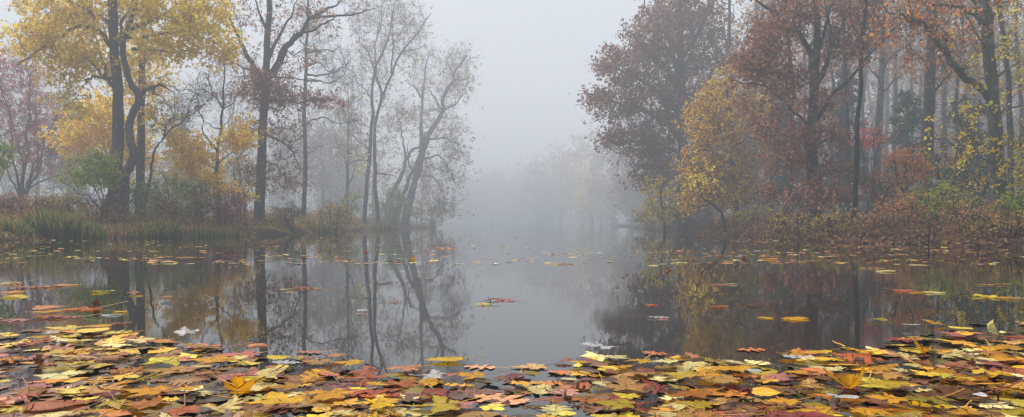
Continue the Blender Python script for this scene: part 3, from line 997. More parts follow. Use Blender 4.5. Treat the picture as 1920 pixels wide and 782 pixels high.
generic("misty_tree", "dim tree low in the mist at the left edge behind the bramble", 56, 10, 290, 60, DGRN + TANB, 65, GB, n=100, leaves=36, size=0.2, low=0.05)

# far shore
GF = "far trees fading into the mist across the pond"
for i, (px, dd, top, hw, cols, lab) in enumerate([
        (880, 120, 335, 34, PLUM, "faintest far tree next to the leaning tree's tip"), (925, 130, 318, 34, TANB, "very faint far tree with rounded top, second from the leaning tree"),
        (968, 125, 330, 30, PLUM, "very faint low far tree at the middle of the far shore"), (1010, 112, 300, 34, DGRN, "faint far tree with the blunt dark top"),
        (1052, 104, 268, 36, TANB, "faint far tree at the start of the rise"), (1092, 98, 242, 40, TANB, "taller faint far tree with fine bare top"),
        (1110, 88, 300, 34, YEL, "faint far tree tinged yellow"), (1150, 84, 225, 44, PLUM, "pale grey far tree just left of the dark oak"),
        (1185, 72, 300, 34, OLIV, "dim yellow green tree at the waterline beside the dark oak"), (1205, 66, 205, 50, PLUM, "dim tree overlapped by the dark oak's left boughs"),
        (1035, 110, 335, 40, DGRN, "faint low far tree beneath the rise"), (1128, 92, 340, 40, DGRN, "faint low far tree at the waterline left of the yellow green one")]):
    generic("misty_tree", lab, dd, px, top, hw, cols, 70 + i, GF, n=110, leaves=34, size=0.3, low=0.06, twigs=3, r=0.25)

# ================================================================== RIGHT BANK
GR = "trees of the wood on the right bank"
# big plum oak over the water
d = 34
t = Tree("oak_tree", "broad dark plum brown oak whose boughs reach out left over the water", "tree", foot(1282, d), GR, (66, 58, 58), seed=90)
t.limb(trunk_pts(d, [(1284, 418), (1281, 330), (1279, 240), (1278, 170), (1276, 100), (1274, 30), (1274, -50), (1275, -120)]), 0.33, 0.08, "trunk", 0.02, flare=True)
for pts, r, sl in [([(1279, 260), (1240, 225), (1200, 205), (1150, 195), (1110, 188)], 0.13, -0.1), ([(1278, 220), (1235, 170), (1190, 140), (1150, 125), (1120, 116)], 0.13, 0.1), ([(1278, 180), (1235, 120), (1200, 92), (1180, 70)], 0.12, -0.2),
                   ([(1277, 140), (1240, 70), (1222, 20), (1215, -20)], 0.12, 0.2), ([(1276, 110), (1310, 60), (1330, 10), (1340, -40)], 0.12, -0.2), ([(1278, 200), (1320, 160), (1345, 120), (1356, 70)], 0.11, 0.2),
                   ([(1280, 290), (1235, 270), (1190, 268), (1150, 268), (1125, 262)], 0.09, -0.25), ([(1281, 320), (1240, 310), (1205, 312), (1180, 330)], 0.08, 0.2), ([(1277, 150), (1262, 90), (1255, 30), (1250, -30)], 0.1, 0.4), ([(1280, 270), (1250, 230), (1230, 180), (1215, 140)], 0.09, -0.4)]:
    t.limb(px_line(d, pts, sl), r, 0.02, "limb", 0.06)
for c in [(1250, 40, 54, 44, 60), (1300, 30, 60, 50, 60), (1210, 90, 44, 34, 50), (1265, 110, 70, 50, 70), (1150, 120, 30, 18, 22), (1185, 150, 44, 28, 40), (1125, 185, 26, 18, 20), (1165, 200, 40, 20, 30), (1230, 190, 60, 50, 60), (1300, 180, 54, 60, 50),
          (1150, 262, 26, 16, 16), (1195, 275, 44, 30, 36), (1240, 270, 50, 50, 44), (1230, 330, 50, 34, 30), (1270, 330, 40, 40, 24), (1330, 110, 40, 50, 30), (1280, -50, 100, 40, 50)]:
    t.clump(d, *c, PLUM, 46, 0.14, thick=2.6, spread=0.26, tlen=0.55)
for c in [(1170, 265, 50, 20, 18), (1125, 115, 22, 10, 8)]:
    t.clump(d, *c, PLUM, 10, 0.11, thick=1.6, twigs=5)
t.build()

# yellow maple
d = 27
t = Tree("yellow_maple", "golden yellow maple hanging in tiers before the dark wood, brightest crown of the right bank", "tree", foot(1378, d), GR, (56, 48, 44), seed=91)
t.limb(trunk_pts(d, [(1378, 412), (1376, 350), (1372, 280), (1368, 220), (1362, 165), (1358, 120)]), 0.11, 0.03, "trunk", 0.03, flare=True)
for pts, r, sl in [([(1374, 310), (1340, 290), (1310, 285), (1285, 300)], 0.05, -0.2), ([(1373, 330), (1340, 330), (1305, 345), (1285, 372)], 0.05, 0.1), ([(1372, 260), (1340, 235), (1310, 220), (1292, 225)], 0.05, 0.2),
                   ([(1372, 280), (1395, 262), (1415, 262), (1432, 275)], 0.05, -0.3), ([(1374, 330), (1395, 330), (1412, 345), (1420, 370)], 0.045, 0.2), ([(1368, 215), (1345, 190), (1325, 175)], 0.04, -0.2), ([(1368, 210), (1390, 180), (1412, 165)], 0.04, 0.2)]:
    t.limb(px_line(d, pts, sl), r, 0.012, "limb", 0.05)
for c in [(1320, 205, 36, 24, 26), (1360, 185, 48, 30, 30), (1310, 250, 30, 28, 26), (1355, 245, 50, 34, 40), (1410, 220, 34, 40, 22), (1310, 310, 32, 28, 32), (1355, 310, 44, 34, 46), (1300, 360, 26, 24, 26), (1345, 360, 44, 22, 36),
          (1400, 350, 26, 34, 26), (1410, 290, 30, 30, 22), (1300, 388, 18, 10, 6), (1370, 140, 40, 30, 12), (1415, 180, 24, 20, 8)]:
    t.clump(d, *c, YELM, 48, 0.11, thick=1.6, spread=0.2, tlen=0.35, up=-0.05)
t.build()
generic("young_tree", "low spray of dull yellow leaves over the water left of the golden maple", 31, 1245, 330, 46, OLIV + YEL, 92, GR, n=60, leaves=26, size=0.11, low=0.2)
# arching stem
d = 24
t = Tree("arching_sapling", "thin dark sapling arching left from the waterline under the golden maple", "tree", foot(1362, d), GR, (40, 34, 32), seed=93)
t.limb(trunk_pts(d, [(1362, 432), (1356, 410), (1348, 394), (1330, 380), (1318, 368), (1312, 350), (1306, 332), (1312, 310)]), 0.045, 0.012, "trunk", 0.03, sides=7)
L([(1330, 380), (1316, 386), (1300, 392)], 0.02, 0.006, -0.2)
t.clump(d, 1312, 330, 26, 24, 14, YEL, 20, 0.09, thick=0.7)
t.build()

# red oak in the middle of the right bank
d = 20.5
t = Tree("red_oak", "rusty red oak with a trunk forking into a wide V above the right bank", "tree", foot(1525, d), GR, (64, 60, 56), True, seed=94)
t.limb(trunk_pts(d, [(1524, 430), (1525, 380), (1523, 310), (1522, 250), (1526, 190), (1528, 140), (1532, 90), (1532, 40), (1528, -10), (1526, -80)]), 0.2, 0.06, "trunk", 0.012, flare=True)
for pts, r, sl in [([(1526, 165), (1525, 132), (1515, 89), (1496, 61), (1475, 37), (1441, 15), (1420, -4), (1396, -30)], 0.11, 0.05), ([(1527, 170), (1536, 148), (1551, 113), (1561, 83), (1576, 52), (1591, 6), (1602, -40)], 0.1, -0.05),
                   ([(1561, 83), (1560, 50), (1558, 18), (1556, -20)], 0.06, 0.3), ([(1524, 240), (1500, 222), (1475, 202), (1447, 178), (1423, 167), (1383, 161), (1355, 158)], 0.05, -0.2), ([(1525, 236), (1551, 184), (1576, 156), (1607, 113), (1631, 86), (1659, 58), (1680, 34)], 0.06, -0.3),
                   ([(1531, 110), (1540, 60), (1548, 20), (1560, -20)], 0.05, -0.3), ([(1496, 61), (1478, 50), (1460, 60), (1440, 80)], 0.04, -0.2), ([(1523, 280), (1550, 262), (1580, 262)], 0.035, -0.4), ([(1523, 300), (1490, 290), (1460, 296), (1440, 310)], 0.04, -0.3), ([(1523, 330), (1560, 320), (1590, 330)], 0.035, -0.2), ([(1524, 345), (1490, 350), (1460, 360)], 0.03, 0.1), ([(1521, 290), (1540, 250), (1545, 230)], 0.03, 0.3)]:
    t.limb(px_line(d, pts, sl), r, 0.012, "limb", 0.03)
for c in [(1470, 40, 46, 40, 34, 26), (1440, 90, 40, 44, 34, 34), (1410, 120, 34, 40, 22, 34), (1500, 30, 40, 44, 26, 22), (1590, 40, 44, 44, 32, 26), (1625, 70, 36, 34, 24, 28), (1560, 90, 40, 30, 20, 22), (1460, 150, 50, 30, 26, 34), (1430, 200, 40, 30, 16, 26),
          (1520, -40, 110, 40, 40, 26)]:
    t.clump(d, *c[:5], RUST + PLUM[:3], c[5], 0.115, thick=1.5, spread=0.18, tlen=0.35)
for c in [(1530, 200, 40, 24, 24, 34), (1470, 250, 56, 26, 30, 34), (1520, 262, 50, 24, 26, 34), (1470, 300, 50, 22, 22, 34), (1540, 325, 50, 18, 24, 34), (1470, 360, 40, 14, 16, 34), (1545, 372, 40, 12, 16, 34), (1590, 350, 30, 20, 12, 26), (1560, 260, 34, 20, 14, 26)]:
    t.clump(d, *c[:5], RUST + PINKB[:2] + [(150, 92, 70)], c[5], 0.095, thick=1.2, spread=0.16, tlen=0.3, up=0.0)
t.build()

# slim trunks and others
def pole(name, label, d, pts, r0, r1, clumps, cols, seed, bark=DRK, lichen=False, limbs=(), leaves=20, size=0.1, thick=1.3, group=GR, twigs=4, tl=0.45):
    t = Tree(name, label, "tree", foot(pts[0][0], d), group, bark, lichen, seed=seed)
    t.limb(trunk_pts(d, pts), r0, r1, "trunk", 0.015, flare=True)
    for p, r, sl in limbs:
        t.limb(px_line(d, p, sl), r, 0.01, "limb", 0.04)
    for c in clumps:
        t.clump(d, *c, cols, leaves, size, thick=thick, twigs=twigs, tlen=tl)
    t.build()
    return t


pole("slim_tree", "slim dark trunk standing just left of the red oak's fork", 24.5, [(1482, 400), (1484, 300), (1484, 180), (1479, 80), (1476, 0), (1474, -60)], 0.10, 0.05, [(1480, 0, 50, 60, 30), (1470, 110, 34, 30, 10)], RUST, 95)
pole("slim_tree", "slim leaning dark trunk right of the red oak, standing lowest on the bank", 18.8, [(1603, 434), (1606, 330), (1609, 220), (1614, 120), (1622, 40), (1628, -40)], 0.075, 0.035, [(1625, 0, 44, 50, 24), (1610, 90, 30, 30, 10)], RUST, 96)
pole("grey_tree", "pale lichened tree with two limbs rising right, standing back in the wood", 28, [(1640, 392), (1645, 300), (1650, 200), (1653, 110), (1658, 30), (1662, -50)], 0.19, 0.07,
     [(1700, 90, 50, 40, 34), (1660, 60, 50, 50, 24), (1640, 110, 40, 30, 16), (1670, 10, 60, 50, 30)], ORNG + TANB, 97, (100, 100, 94), True,
     [([(1652, 190), (1662, 172), (1680, 152), (1710, 128), (1730, 110)], 0.07, 0.1), ([(1653, 130), (1670, 106), (1690, 90), (1706, 78)], 0.06, -0.2), ([(1650, 150), (1638, 130), (1630, 100)], 0.05, 0.3)], leaves=14)
pole("dark_tree", "stout dark trunk upright midway between the pale lichened tree and the big right tree", 23, [(1736, 400), (1737, 320), (1740, 230), (1744, 140), (1748, 50), (1750, -50)], 0.21, 0.13,
     [(1740, 110, 40, 50, 26), (1770, 150, 50, 40, 28), (1730, 40, 50, 50, 26), (1800, 90, 44, 40, 22)], ORNG + RUST, 98, (58, 50, 46), False,
     [([(1742, 180), (1770, 150), (1800, 130)], 0.05, -0.2), ([(1744, 120), (1715, 90), (1700, 60)], 0.05, 0.2)], leaves=20)
pole("slim_tree", "slim dark trunk behind the big lichened tree, on its right", 21, [(1893, 400), (1895, 300), (1893, 200), (1886, 110), (1876, 40), (1872, -40)], 0.10, 0.05, [(1900, 60, 50, 70, 40), (1890, 160, 40, 50, 24), (1880, -20, 60, 40, 24)], YEL + OLIV, 99, leaves=14)
for i, (px, dd, w, lab) in enumerate([(1575, 27, 0.09, "thin dark trunk close right of the red oak's trunk"), (1560, 30, 0.10, "thin dark trunk directly behind the red oak's right fork"), (1588, 24, 0.09, "thin dark trunk in the row of three beside the slim leaning one"),
                                      (1448, 29, 0.10, "thin dark trunk at the golden maple's right edge"), (1505, 33, 0.10, "thin trunk seen between the red oak and the slim dark one"), (1420, 34, 0.10, "thin trunk behind the golden maple's right side"),
                                      (1680, 32, 0.10, "thin trunk far back right of the pale lichened tree"), (1710, 36, 0.11, "thin trunk far back left of the stout dark trunk"), (1775, 30, 0.08, "thin trunk back in the wood right of the stout dark trunk"),
                                      (1800, 26, 0.08, "slim reddish trunk between the stout dark trunk and the big lichened tree"), (1832, 34, 0.11, "trunk far back left of the big lichened tree"), (1912, 26, 0.10, "slim trunk at the right edge of the wood"),
                                      (1660, 38, 0.12, "trunk farthest back beside the pale lichened tree"), (1540, 38, 0.12, "trunk farthest back behind the red oak"), (1620, 34, 0.11, "trunk far back right of the slim leaning one"), (1850, 40, 0.12, "trunk farthest back near the big lichened tree")]):
    top = -60 + (i % 4) * 10
    cols = [RUST, ORNG + TANB, PLUM, TANB][i % 4]
    pole("slim_tree", lab, dd, [(px, 395), (px + rng.uniform(-3, 3), 300), (px + rng.uniform(-6, 6), 180), (px + rng.uniform(-10, 10), 60), (px + rng.uniform(-12, 12), top)], w, w * 0.4,
         [(px, 20, 50, 60, 26), (px, 120, 40, 50, 14), (px, 200, 30, 40, 6)], cols, 110 + i, (54, 47, 44), leaves=16, size=0.12, thick=1.8)

# big lichened tree at the right
d = 16
t = Tree("lichen_tree", "big lichen spotted tree at the right with a long bough rising leftward", "tree", foot(1877, d), GR, (112, 110, 92), True, seed=130)
t.limb(trunk_pts(d, [(1879, 412), (1874, 360), (1870, 310), (1866, 250), (1862, 200), (1859, 150), (1854, 100), (1850, 50), (1847, 0), (1845, -60), (1842, -130)]), 0.165, 0.10, "trunk", 0.008, flare=True, sides=12)
for pts, r, sl in [([(1864, 192), (1846, 172), (1830, 160), (1796, 138), (1775, 107), (1750, 80), (1732, 55), (1716, 40), (1701, 41), (1683, 31), (1661, 28), (1644, 10)], 0.105, -0.05), ([(1716, 42), (1710, 20), (1702, -10), (1696, -40)], 0.05, 0.2),
                   ([(1850, 62), (1839, 34), (1827, 21), (1802, 12), (1769, 8), (1752, 3), (1744, -12)], 0.075, 0.1), ([(1834, 26), (1824, 6), (1808, -14)], 0.05, -0.2), ([(1856, 92), (1839, 86), (1815, 58), (1793, 34)], 0.03, -0.3), ([(1854, 70), (1862, 30), (1860, -10), (1856, -60)], 0.08, 0.2),
                   ([(1860, 148), (1838, 148), (1818, 146)], 0.025, -0.4), ([(1864, 220), (1890, 205), (1930, 195)], 0.035, -0.1), ([(1866, 290), (1840, 270), (1800, 268), (1770, 274)], 0.02, 0.2), ([(1868, 310), (1830, 298), (1790, 310)], 0.018, -0.2),
                   ([(1772, 102), (1758, 108), (1764, 126), (1770, 140)], 0.018, -0.3), ([(1868, 320), (1885, 305), (1905, 318), (1920, 350)], 0.03, -0.2), ([(1860, 160), (1890, 130), (1925, 110)], 0.04, 0.2), ([(1866, 280), (1890, 272), (1915, 262)], 0.025, -0.3)]:
    t.limb(px_line(d, pts, sl), r, 0.008, "limb", 0.02)
for c in [(1690, 40, 44, 40, 24), (1730, 20, 44, 40, 18), (1790, 40, 50, 50, 24), (1840, -20, 100, 40, 40), (1740, 90, 40, 40, 12)]:
    t.clump(d, *c, ORNG + RUST, 16, 0.09, thick=1.2, tlen=0.35)
for c in [(1800, 240, 60, 60, 36), (1830, 300, 50, 40, 26), (1890, 130, 40, 60, 26), (1800, 120, 40, 50, 14)]:
    t.clump(d, *c, YEL, 7, 0.085, thick=1.1, tlen=0.4, twigs=4)
t.build()

# conifers in the wood
GC = "dark evergreens in the wood on the right bank"
conifer("hemlock_tree", "dark evergreen filling the gap left of the red oak's trunk", 29, 1470, 150, 50, DGRN, 140, GC)
conifer("hemlock_tree", "dark evergreen filling the gap right of the red oak's trunk", 28, 1588, 130, 44, DGRN, 141, GC)
conifer("hemlock_tree", "dark evergreen with layered boughs right of the pale lichened tree", 26, 1700, 170, 62, DGRN, 142, GC, dens=0.8)
conifer("hemlock_tree", "dark evergreen just left of the big lichened tree", 24, 1810, 190, 60, DGRN, 143, GC, dens=0.8)
conifer("hemlock_tree", "dim evergreen behind the golden maple", 36, 1400, 190, 46, DGRN, 144, GC)
conifer("hemlock_tree", "dim evergreen low behind the plum oak's trunk", 44, 1310, 240, 50, DGRN, 145, GC)

# second rank of the wood
GW = "trees deeper in the right hand wood"
for i, (px, dd, top, hw, cols, lv, lab) in enumerate([
        (1345, 46, -20, 70, PLUM, 22, "hazy tree between the plum oak and the red oak"), (1440, 40, 0, 60, PLUM + TANB, 20, "hazy brown tree behind the red oak's left limb"), (1520, 42, 80, 50, REDP + ORNG, 34, "coral red maple glowing through the red oak's fork"),
        (1640, 46, 20, 60, TANB + ORNG, 16, "hazy tan tree behind the pale lichened tree"), (1720, 48, 0, 60, TANB + RUST, 14, "hazy brown tree behind the stout dark trunk"), (1790, 44, 10, 60, ORNG + TANB, 14, "hazy orange brown tree left of the big lichened tree"),
        (1880, 42, 0, 60, ORNG + YEL, 14, "hazy orange tree behind the big lichened tree's crown"), (1590, 52, 30, 56, PLUM, 16, "hazy tree deep behind the red oak's right limb"), (1380, 52, 120, 50, ORNG + OLIV, 22, "hazy olive tree deep behind the golden maple"),
        (1690, 54, 240, 60, PLUM + DGRN, 36, "low dim tree deep in the wood behind the layered evergreen"), (1830, 50, 250, 60, PLUM + DGRN, 36, "low dim tree deep behind the big lichened tree"), (1560, 54, 240, 60, DGRN + PLUM, 36, "low dim tree deep behind the slim leaning trunk"),
        (1460, 54, 240, 60, DGRN + PLUM, 36, "low dim tree deep left of the red oak"), (1510, 46, 220, 46, PLUM + DGRN, 44, "low dark tree deep behind the red oak's trunk"), (1625, 44, 230, 44, DGRN + PLUM, 44, "low dark tree deep behind the coral pink spray"),
        (1760, 42, 200, 46, PLUM + TANB, 40, "low dark tree deep right of the stout dark trunk"), (1880, 40, 220, 44, PLUM + OLIV, 40, "low dark tree deep right of the big lichened trunk"), (1410, 44, 200, 44, PLUM + DGRN, 44, "low dark tree deep behind the golden maple's right side"),
        (1660, 62, 60, 70, PLUM + TANB, 40, "misty crown deepest in the wood above the layered evergreen"), (1500, 64, 120, 70, PLUM + TANB, 40, "misty crown deepest in the wood left of the red oak's fork"), (1800, 60, 120, 70, PLUM + TANB, 40, "misty crown deepest in the wood left of the big lichened tree"), (1940, 46, 200, 60, OLIV + TANB, 30, "dim olive tree at the right margin of the wood")]):
    generic("woodland_tree", lab, dd, px, top, hw, cols, 150 + i, GW, n=100, leaves=lv, size=0.15, low=0.25 if top < 200 else 0.05, twigs=4)

# shrubs on the right bank
GS = "shrubs and saplings under the right hand wood"
bush("sapling", "spray of coral pink leaves against the dark trunks, right of the slim leaning one", 22, 1632, 232, 28, REDP, 170, GS, leaves=16, size=0.08, n=34, drop=0.14, thick=0.6)
bush("sapling", "orange leaved sapling left of the stout dark trunk", 19, 1696, 275, 38, ORNG, 171, GS, leaves=26, size=0.08, n=44, drop=0.3)
bush("shrub", "low orange spray under the stout dark trunk", 17.5, 1692, 378, 32, ORNG + TANB, 172, GS, leaves=30, size=0.07, n=34, drop=0.3)
bush("bush", "yellow green bush at the wood's edge below the stout dark trunk", 17, 1752, 345, 46, OLIV + LGRN, 173, GS, leaves=34, size=0.06, n=80)
bush("shrub", "olive shrub right of the yellow green bush", 16.5, 1800, 372, 36, OLIV, 174, GS, leaves=28, size=0.06, n=50)
bush("shrub", "pinkish red shrub below the big lichened tree", 15, 1838, 392, 34, PINKB + TANB, 175, GS, leaves=18, size=0.06, n=46)
bush("sapling", "loose yellow leaved sapling left of the big lichened tree's trunk", 17.5, 1832, 325, 26, YELM, 176, GS, leaves=10, size=0.08, n=34, drop=0.25)
bush("sapling", "yellow leaved sapling in front of the thin trunks right of the stout dark one", 18, 1772, 255, 32, YELM, 177, GS, leaves=8, size=0.08, n=40, drop=0.3)
bush("bush", "bright yellow and green leafy bush at the right edge", 14.5, 1952, 225, 34, YELM + LGRN, 178, GS, leaves=30, size=0.075, n=80, drop=0.45)
bush("shrub", "green shrub at the foot of the big lichened tree, on its right", 14.2, 1932, 352, 26, GRN, 179, GS, leaves=30, size=0.06, n=50)
bush("shrub", "low rusty shrub at the waterline under the red oak", 18.2, 1480, 398, 44, TANB + OLIV + RUST[2:], 180, GS, leaves=18, size=0.06, n=60)
bush("shrub", "low brown shrub at the waterline right of the red oak", 17, 1560, 402, 40, OLIV + TANB, 181, GS, leaves=18, size=0.06, n=60)
bush("shrub", "low dull shrub at the waterline under the golden maple", 24.5, 1400, 392, 44, OLIV + TANB, 182, GS, leaves=20, size=0.07, n=60)
bush("shrub", "dark low shrub at the waterline under the plum oak", 32.5, 1290, 385, 46, DGRN + TANB, 183, GS, leaves=30, size=0.09, n=80, thick=1.4)
bush("shrub", "dim low shrub at the waterline left of the plum oak's trunk", 38, 1225, 380, 40, TANB + DGRN, 184, GS, leaves=26, size=0.1, n=70, thick=1.6)
bush("shrub", "low russet shrub right of the slim leaning trunk", 16, 1640, 405, 34, TANB + RUST, 185, GS, leaves=16, size=0.06, n=50)
bush("shrub", "low leafy shrub at the waterline in the right corner of the bank", 12.6, 1890, 415, 44, OLIV + TANB, 186, GS, leaves=20, size=0.05, n=60)
bush("sapling", "rust leaved sapling at the foot of the red oak", 19.4, 1530, 345, 44, RUST + PINKB, 187, GS, leaves=24, size=0.08, n=50, drop=0.3)
bush("sapling", "brown leaved sapling right of the slim leaning trunk", 20, 1650, 320, 30, RUST + ORNG, 188, GS, leaves=14, size=0.07, n=40, drop=0.35)

# dead stem standing in the water
d = 10.5
t = Tree("dead_stem", "thin bare dead stem with side twigs standing in the water by the right bank", "twig", P(1742, HZ + CAMH * FPX / d, d), None, (34, 28, 26), seed=190)
t.limb([P(1742, 480, d), P(1741, 455, d), P(1743, 428, d)], 0.012, 0.005, "stem", 0.004, sides=5)
for e in [[(1742, 462), (1728, 452), (1718, 446)], [(1742, 455), (1752, 448), (1757, 441)], [(1742, 466), (1722, 461), (1706, 452)], [(1742, 445), (1736, 438), (1733, 431)]]:
    t.limb(px_line(d, e, 0.2), 0.006, 0.003, "twig", 0.004, sides=4)
t.build()

# ------------------------------------------------------------------ grass, reeds, litter
def blades(x, y, z, h, cols, rg, w=0.012, lean=0.35):
    n = len(x)
    a = rg.uniform(0, 2 * math.pi, n)
    la = rg.uniform(0, 2 * math.pi, n)
    ln = rg.normal(0, lean, n) * h
    b = np.stack([x, y, z], 1)
    s = np.stack([np.cos(a), np.sin(a), np.zeros(n)], 1) * w
    ld = np.stack([np.cos(la), np.sin(la), np.zeros(n)], 1)
    m = b + ld * (ln * 0.3)[:, None] + np.array([0, 0, 1.0]) * (h * 0.6)[:, None]
    tip = b + ld * ln[:, None] + np.array([0, 0, 1.0]) * (h * (1 - 0.25 * np.abs(ln / np.maximum(h, 1e-3))))[:, None]
    v = np.stack([b - s, b + s, m + s * 0.7, m - s * 0.7, tip], 1).reshape(-1, 3)
    i = np.arange(n) * 5
    q = np.stack([i, i + 1, i + 2, i + 3], 1)
    tr = np.stack([i + 3, i + 2, i + 4], 1)
    c = np.repeat(cols[:, None], 5, 1).copy()
    c[:, :2] *= 0.75
    return v, [q, tr], c.reshape(-1, 3)


def scatter_bank(n, x0, x1, y0, y1, s0, s1, rg):
    X, Y = [], []
    got = 0
    while got < n:
        x = rg.uniform(x0, x1, n * 2)
        y = rg.uniform(y0, y1, n * 2)
        s = shore(x, y)
        ok = (s > s0) & (s < s0 + (s1 - s0) * rg.uniform(0, 1, len(s)) ** 0.8)
        X.append(x[ok])
        Y.append(y[ok])
        got += ok.sum()
    return np.concatenate(X)[:n], np.concatenate(Y)[:n]


rg = np.random.default_rng(5)
n = 46000
x, y = scatter_bank(n, -17, -4.5, 14, 58, -0.05, 5.5, rg)
patch = 0.5 + 0.5 * np.sin(x * 1.3 + 0.7 * y) * np.sin(y * 0.9 - x * 0.4)
pal = np.array([lin(c) for c in [(206, 172, 108), (186, 152, 92), (164, 148, 82), (134, 136, 72), (170, 126, 84), (214, 180, 120)]])
ci = np.clip((patch * 3 + rg.normal(0, 1.3, n)).astype(int), 0, 5)
clump = np.clip(np.sin(x * 3.1 + 1.7 * np.sin(y * 1.9)) * np.sin(y * 2.7 + x), 0, 1)
h = (0.05 + 0.06 * patch + 0.10 * clump ** 2) * rg.uniform(0.4, 1.3, n)
v, f, c = blades(x, y, height(x, y) - 0.02, h, pal[ci], rg, 0.011, 0.75)
tag(mesh_obj("grass", mesh_np("grass", v, f, cols=c, mat=M_LEAF, smooth=False)), "tan and olive rough grass along the left bank", None, None, "stuff")


def reeds(label, d, px, halfw, h, n, seed):
    rg = np.random.default_rng(seed)
    b = foot(px, d)
    b[2] = max(b[2], -0.02)
    hw = halfw / FPX * d
    r = rg.uniform(0, 1, n) ** 0.6
    a = rg.uniform(0, 2 * math.pi, n)
    x = b[0] + np.cos(a) * r * hw
    y = b[1] + np.sin(a) * r * 0.5
    pal = np.array([lin(c) for c in [(66, 94, 44), (82, 110, 48), (54, 80, 40), (116, 126, 60), (170, 152, 90)]])
    hh = h * rg.uniform(0.45, 1.1, n) * (1 - 0.35 * r)
    v, f, c = blades(x, y, np.maximum(height(x, y), -0.05), hh, pal[np.minimum(rg.integers(0, 7, n), 4) if n else 0], rg, 0.012, 0.28)
    o = mesh_obj("reeds", mesh_np("reeds", v - b, f, cols=c, mat=M_LEAF, smooth=False), None, b)
    tag(o, label, "reeds", "clumps of reeds at the left waterline")


reeds("tall dark green reeds, widest clump at the left waterline", 18.4, 112, 56, 0.86, 2600, 1)
reeds("arching reeds just right of the widest reed clump", 18.6, 176, 20, 0.62, 260, 2)
reeds("green reed clump at the waterline below the olive shrubs", 19.4, 305, 34, 0.66, 1100, 3)
reeds("short reed clump near the waterline left of the widest clump", 17.6, 30, 34, 0.5, 400, 4)
reeds("short green tuft of reeds below the yellow sapling", 20.6, 385, 22, 0.42, 320, 5)
reeds("short green tuft of reeds below the maroon shrub", 21.5, 432, 20, 0.42, 300, 6)
reeds("pale green reeds at the waterline left of the twin stems", 29.5, 598, 26, 0.6, 320, 7)
reeds("dim reeds at the waterline right of the twin stems' foot", 40, 722, 26, 0.7, 260, 8)

# litter on the wood's floor and on the left bank
n = 26000
x, y = scatter_bank(n, 6, 24, 9, 44, 0.02, 14, rg)
pal = np.array([lin(c) for c in [(118, 84, 60), (102, 70, 52), (130, 98, 70), (82, 62, 48), (150, 114, 76), (110, 80, 64), (146, 120, 70), (72, 56, 44)]])
xe, ye = scatter_bank(20000, 5.5, 20, 9, 44, -0.7, 2.4, rg)
ok = height(xe, ye) > -0.015
xe, ye = xe[ok], ye[ok]
x, y = np.concatenate([x, xe]), np.concatenate([y, ye])
n = len(x)
pts = np.stack([x, y, np.maximum(height(x, y), 0.0) + rg.uniform(0.0, 0.07, n)], 1)
v, f, c = leaf_quads(pts, rg.uniform(0.06, 0.13, n), pal[rg.integers(0, 8, n)], rg, 0.0, 0.7, 0.75)
tag(mesh_obj("fallen_leaves", mesh_np("fallen_leaves", v, f, cols=c, mat=M_LEAF, smooth=False)), "rust and tan leaf litter covering the right bank", None, None, "stuff")
n = 5000
x, y = scatter_bank(n, -17, -4.5, 14, 50, 0.0, 7, rg)
pts = np.stack([x, y, height(x, y) + rg.uniform(0.02, 0.16, n)], 1)
v, f, c = leaf_quads(pts, rg.uniform(0.06, 0.11, n), pal[rg.integers(0, 8, n)], rg, 0.0, 0.7, 0.6)
tag(mesh_obj("leaf_litter", mesh_np("leaf_litter", v, f, cols=c, mat=M_LEAF, smooth=False)), "fallen leaves caught in the grass of the left bank", None, None, "stuff")
# brown stalks and sprigs behind the grass of the left bank
n = 9000
x, y = scatter_bank(n, -17, -4.5, 15, 50, 1.2, 7, rg)
lump = np.clip(0.55 + 0.6 * np.sin(x * 1.9 + np.sin(y * 1.3)) * np.sin(y * 1.6 + 0.8 * x), 0.12, 1.2)
pal4 = np.array([lin(c) for c in [(150, 112, 76), (128, 92, 66), (168, 134, 88), (112, 84, 62), (138, 128, 70)]])
hh = lump * rg.uniform(0.2, 0.75, n)
v, f, c = blades(x, y, height(x, y) - 0.02, hh, pal4[rg.integers(0, 5, n)], rg, 0.007, 0.5)
n2 = 16000
k = rg.integers(0, n, n2)
p2 = np.stack([x[k], y[k], height(x[k], y[k]) + hh[k] * rg.uniform(0.3, 1.0, n2)], 1) + rg.normal(0, 0.06, (n2, 3))
pal5 = np.array([lin(c) for c in [(150, 112, 72), (128, 88, 60), (164, 132, 80), (140, 132, 66), (118, 116, 60), (160, 104, 72)]])
v2, f2, c2 = leaf_quads(p2, rg.uniform(0.04, 0.085, n2), pal5[rg.integers(0, 6, n2)], rg, 0.2)
tag(mesh_obj("undergrowth", mesh_np("undergrowth", np.concatenate([v, v2]), f + [f2 + len(v)], cols=np.concatenate([c, c2]), mat=M_LEAF, smooth=False)),
    "brown stalks and withered sprigs behind the grass of the left bank", None, None, "stuff")


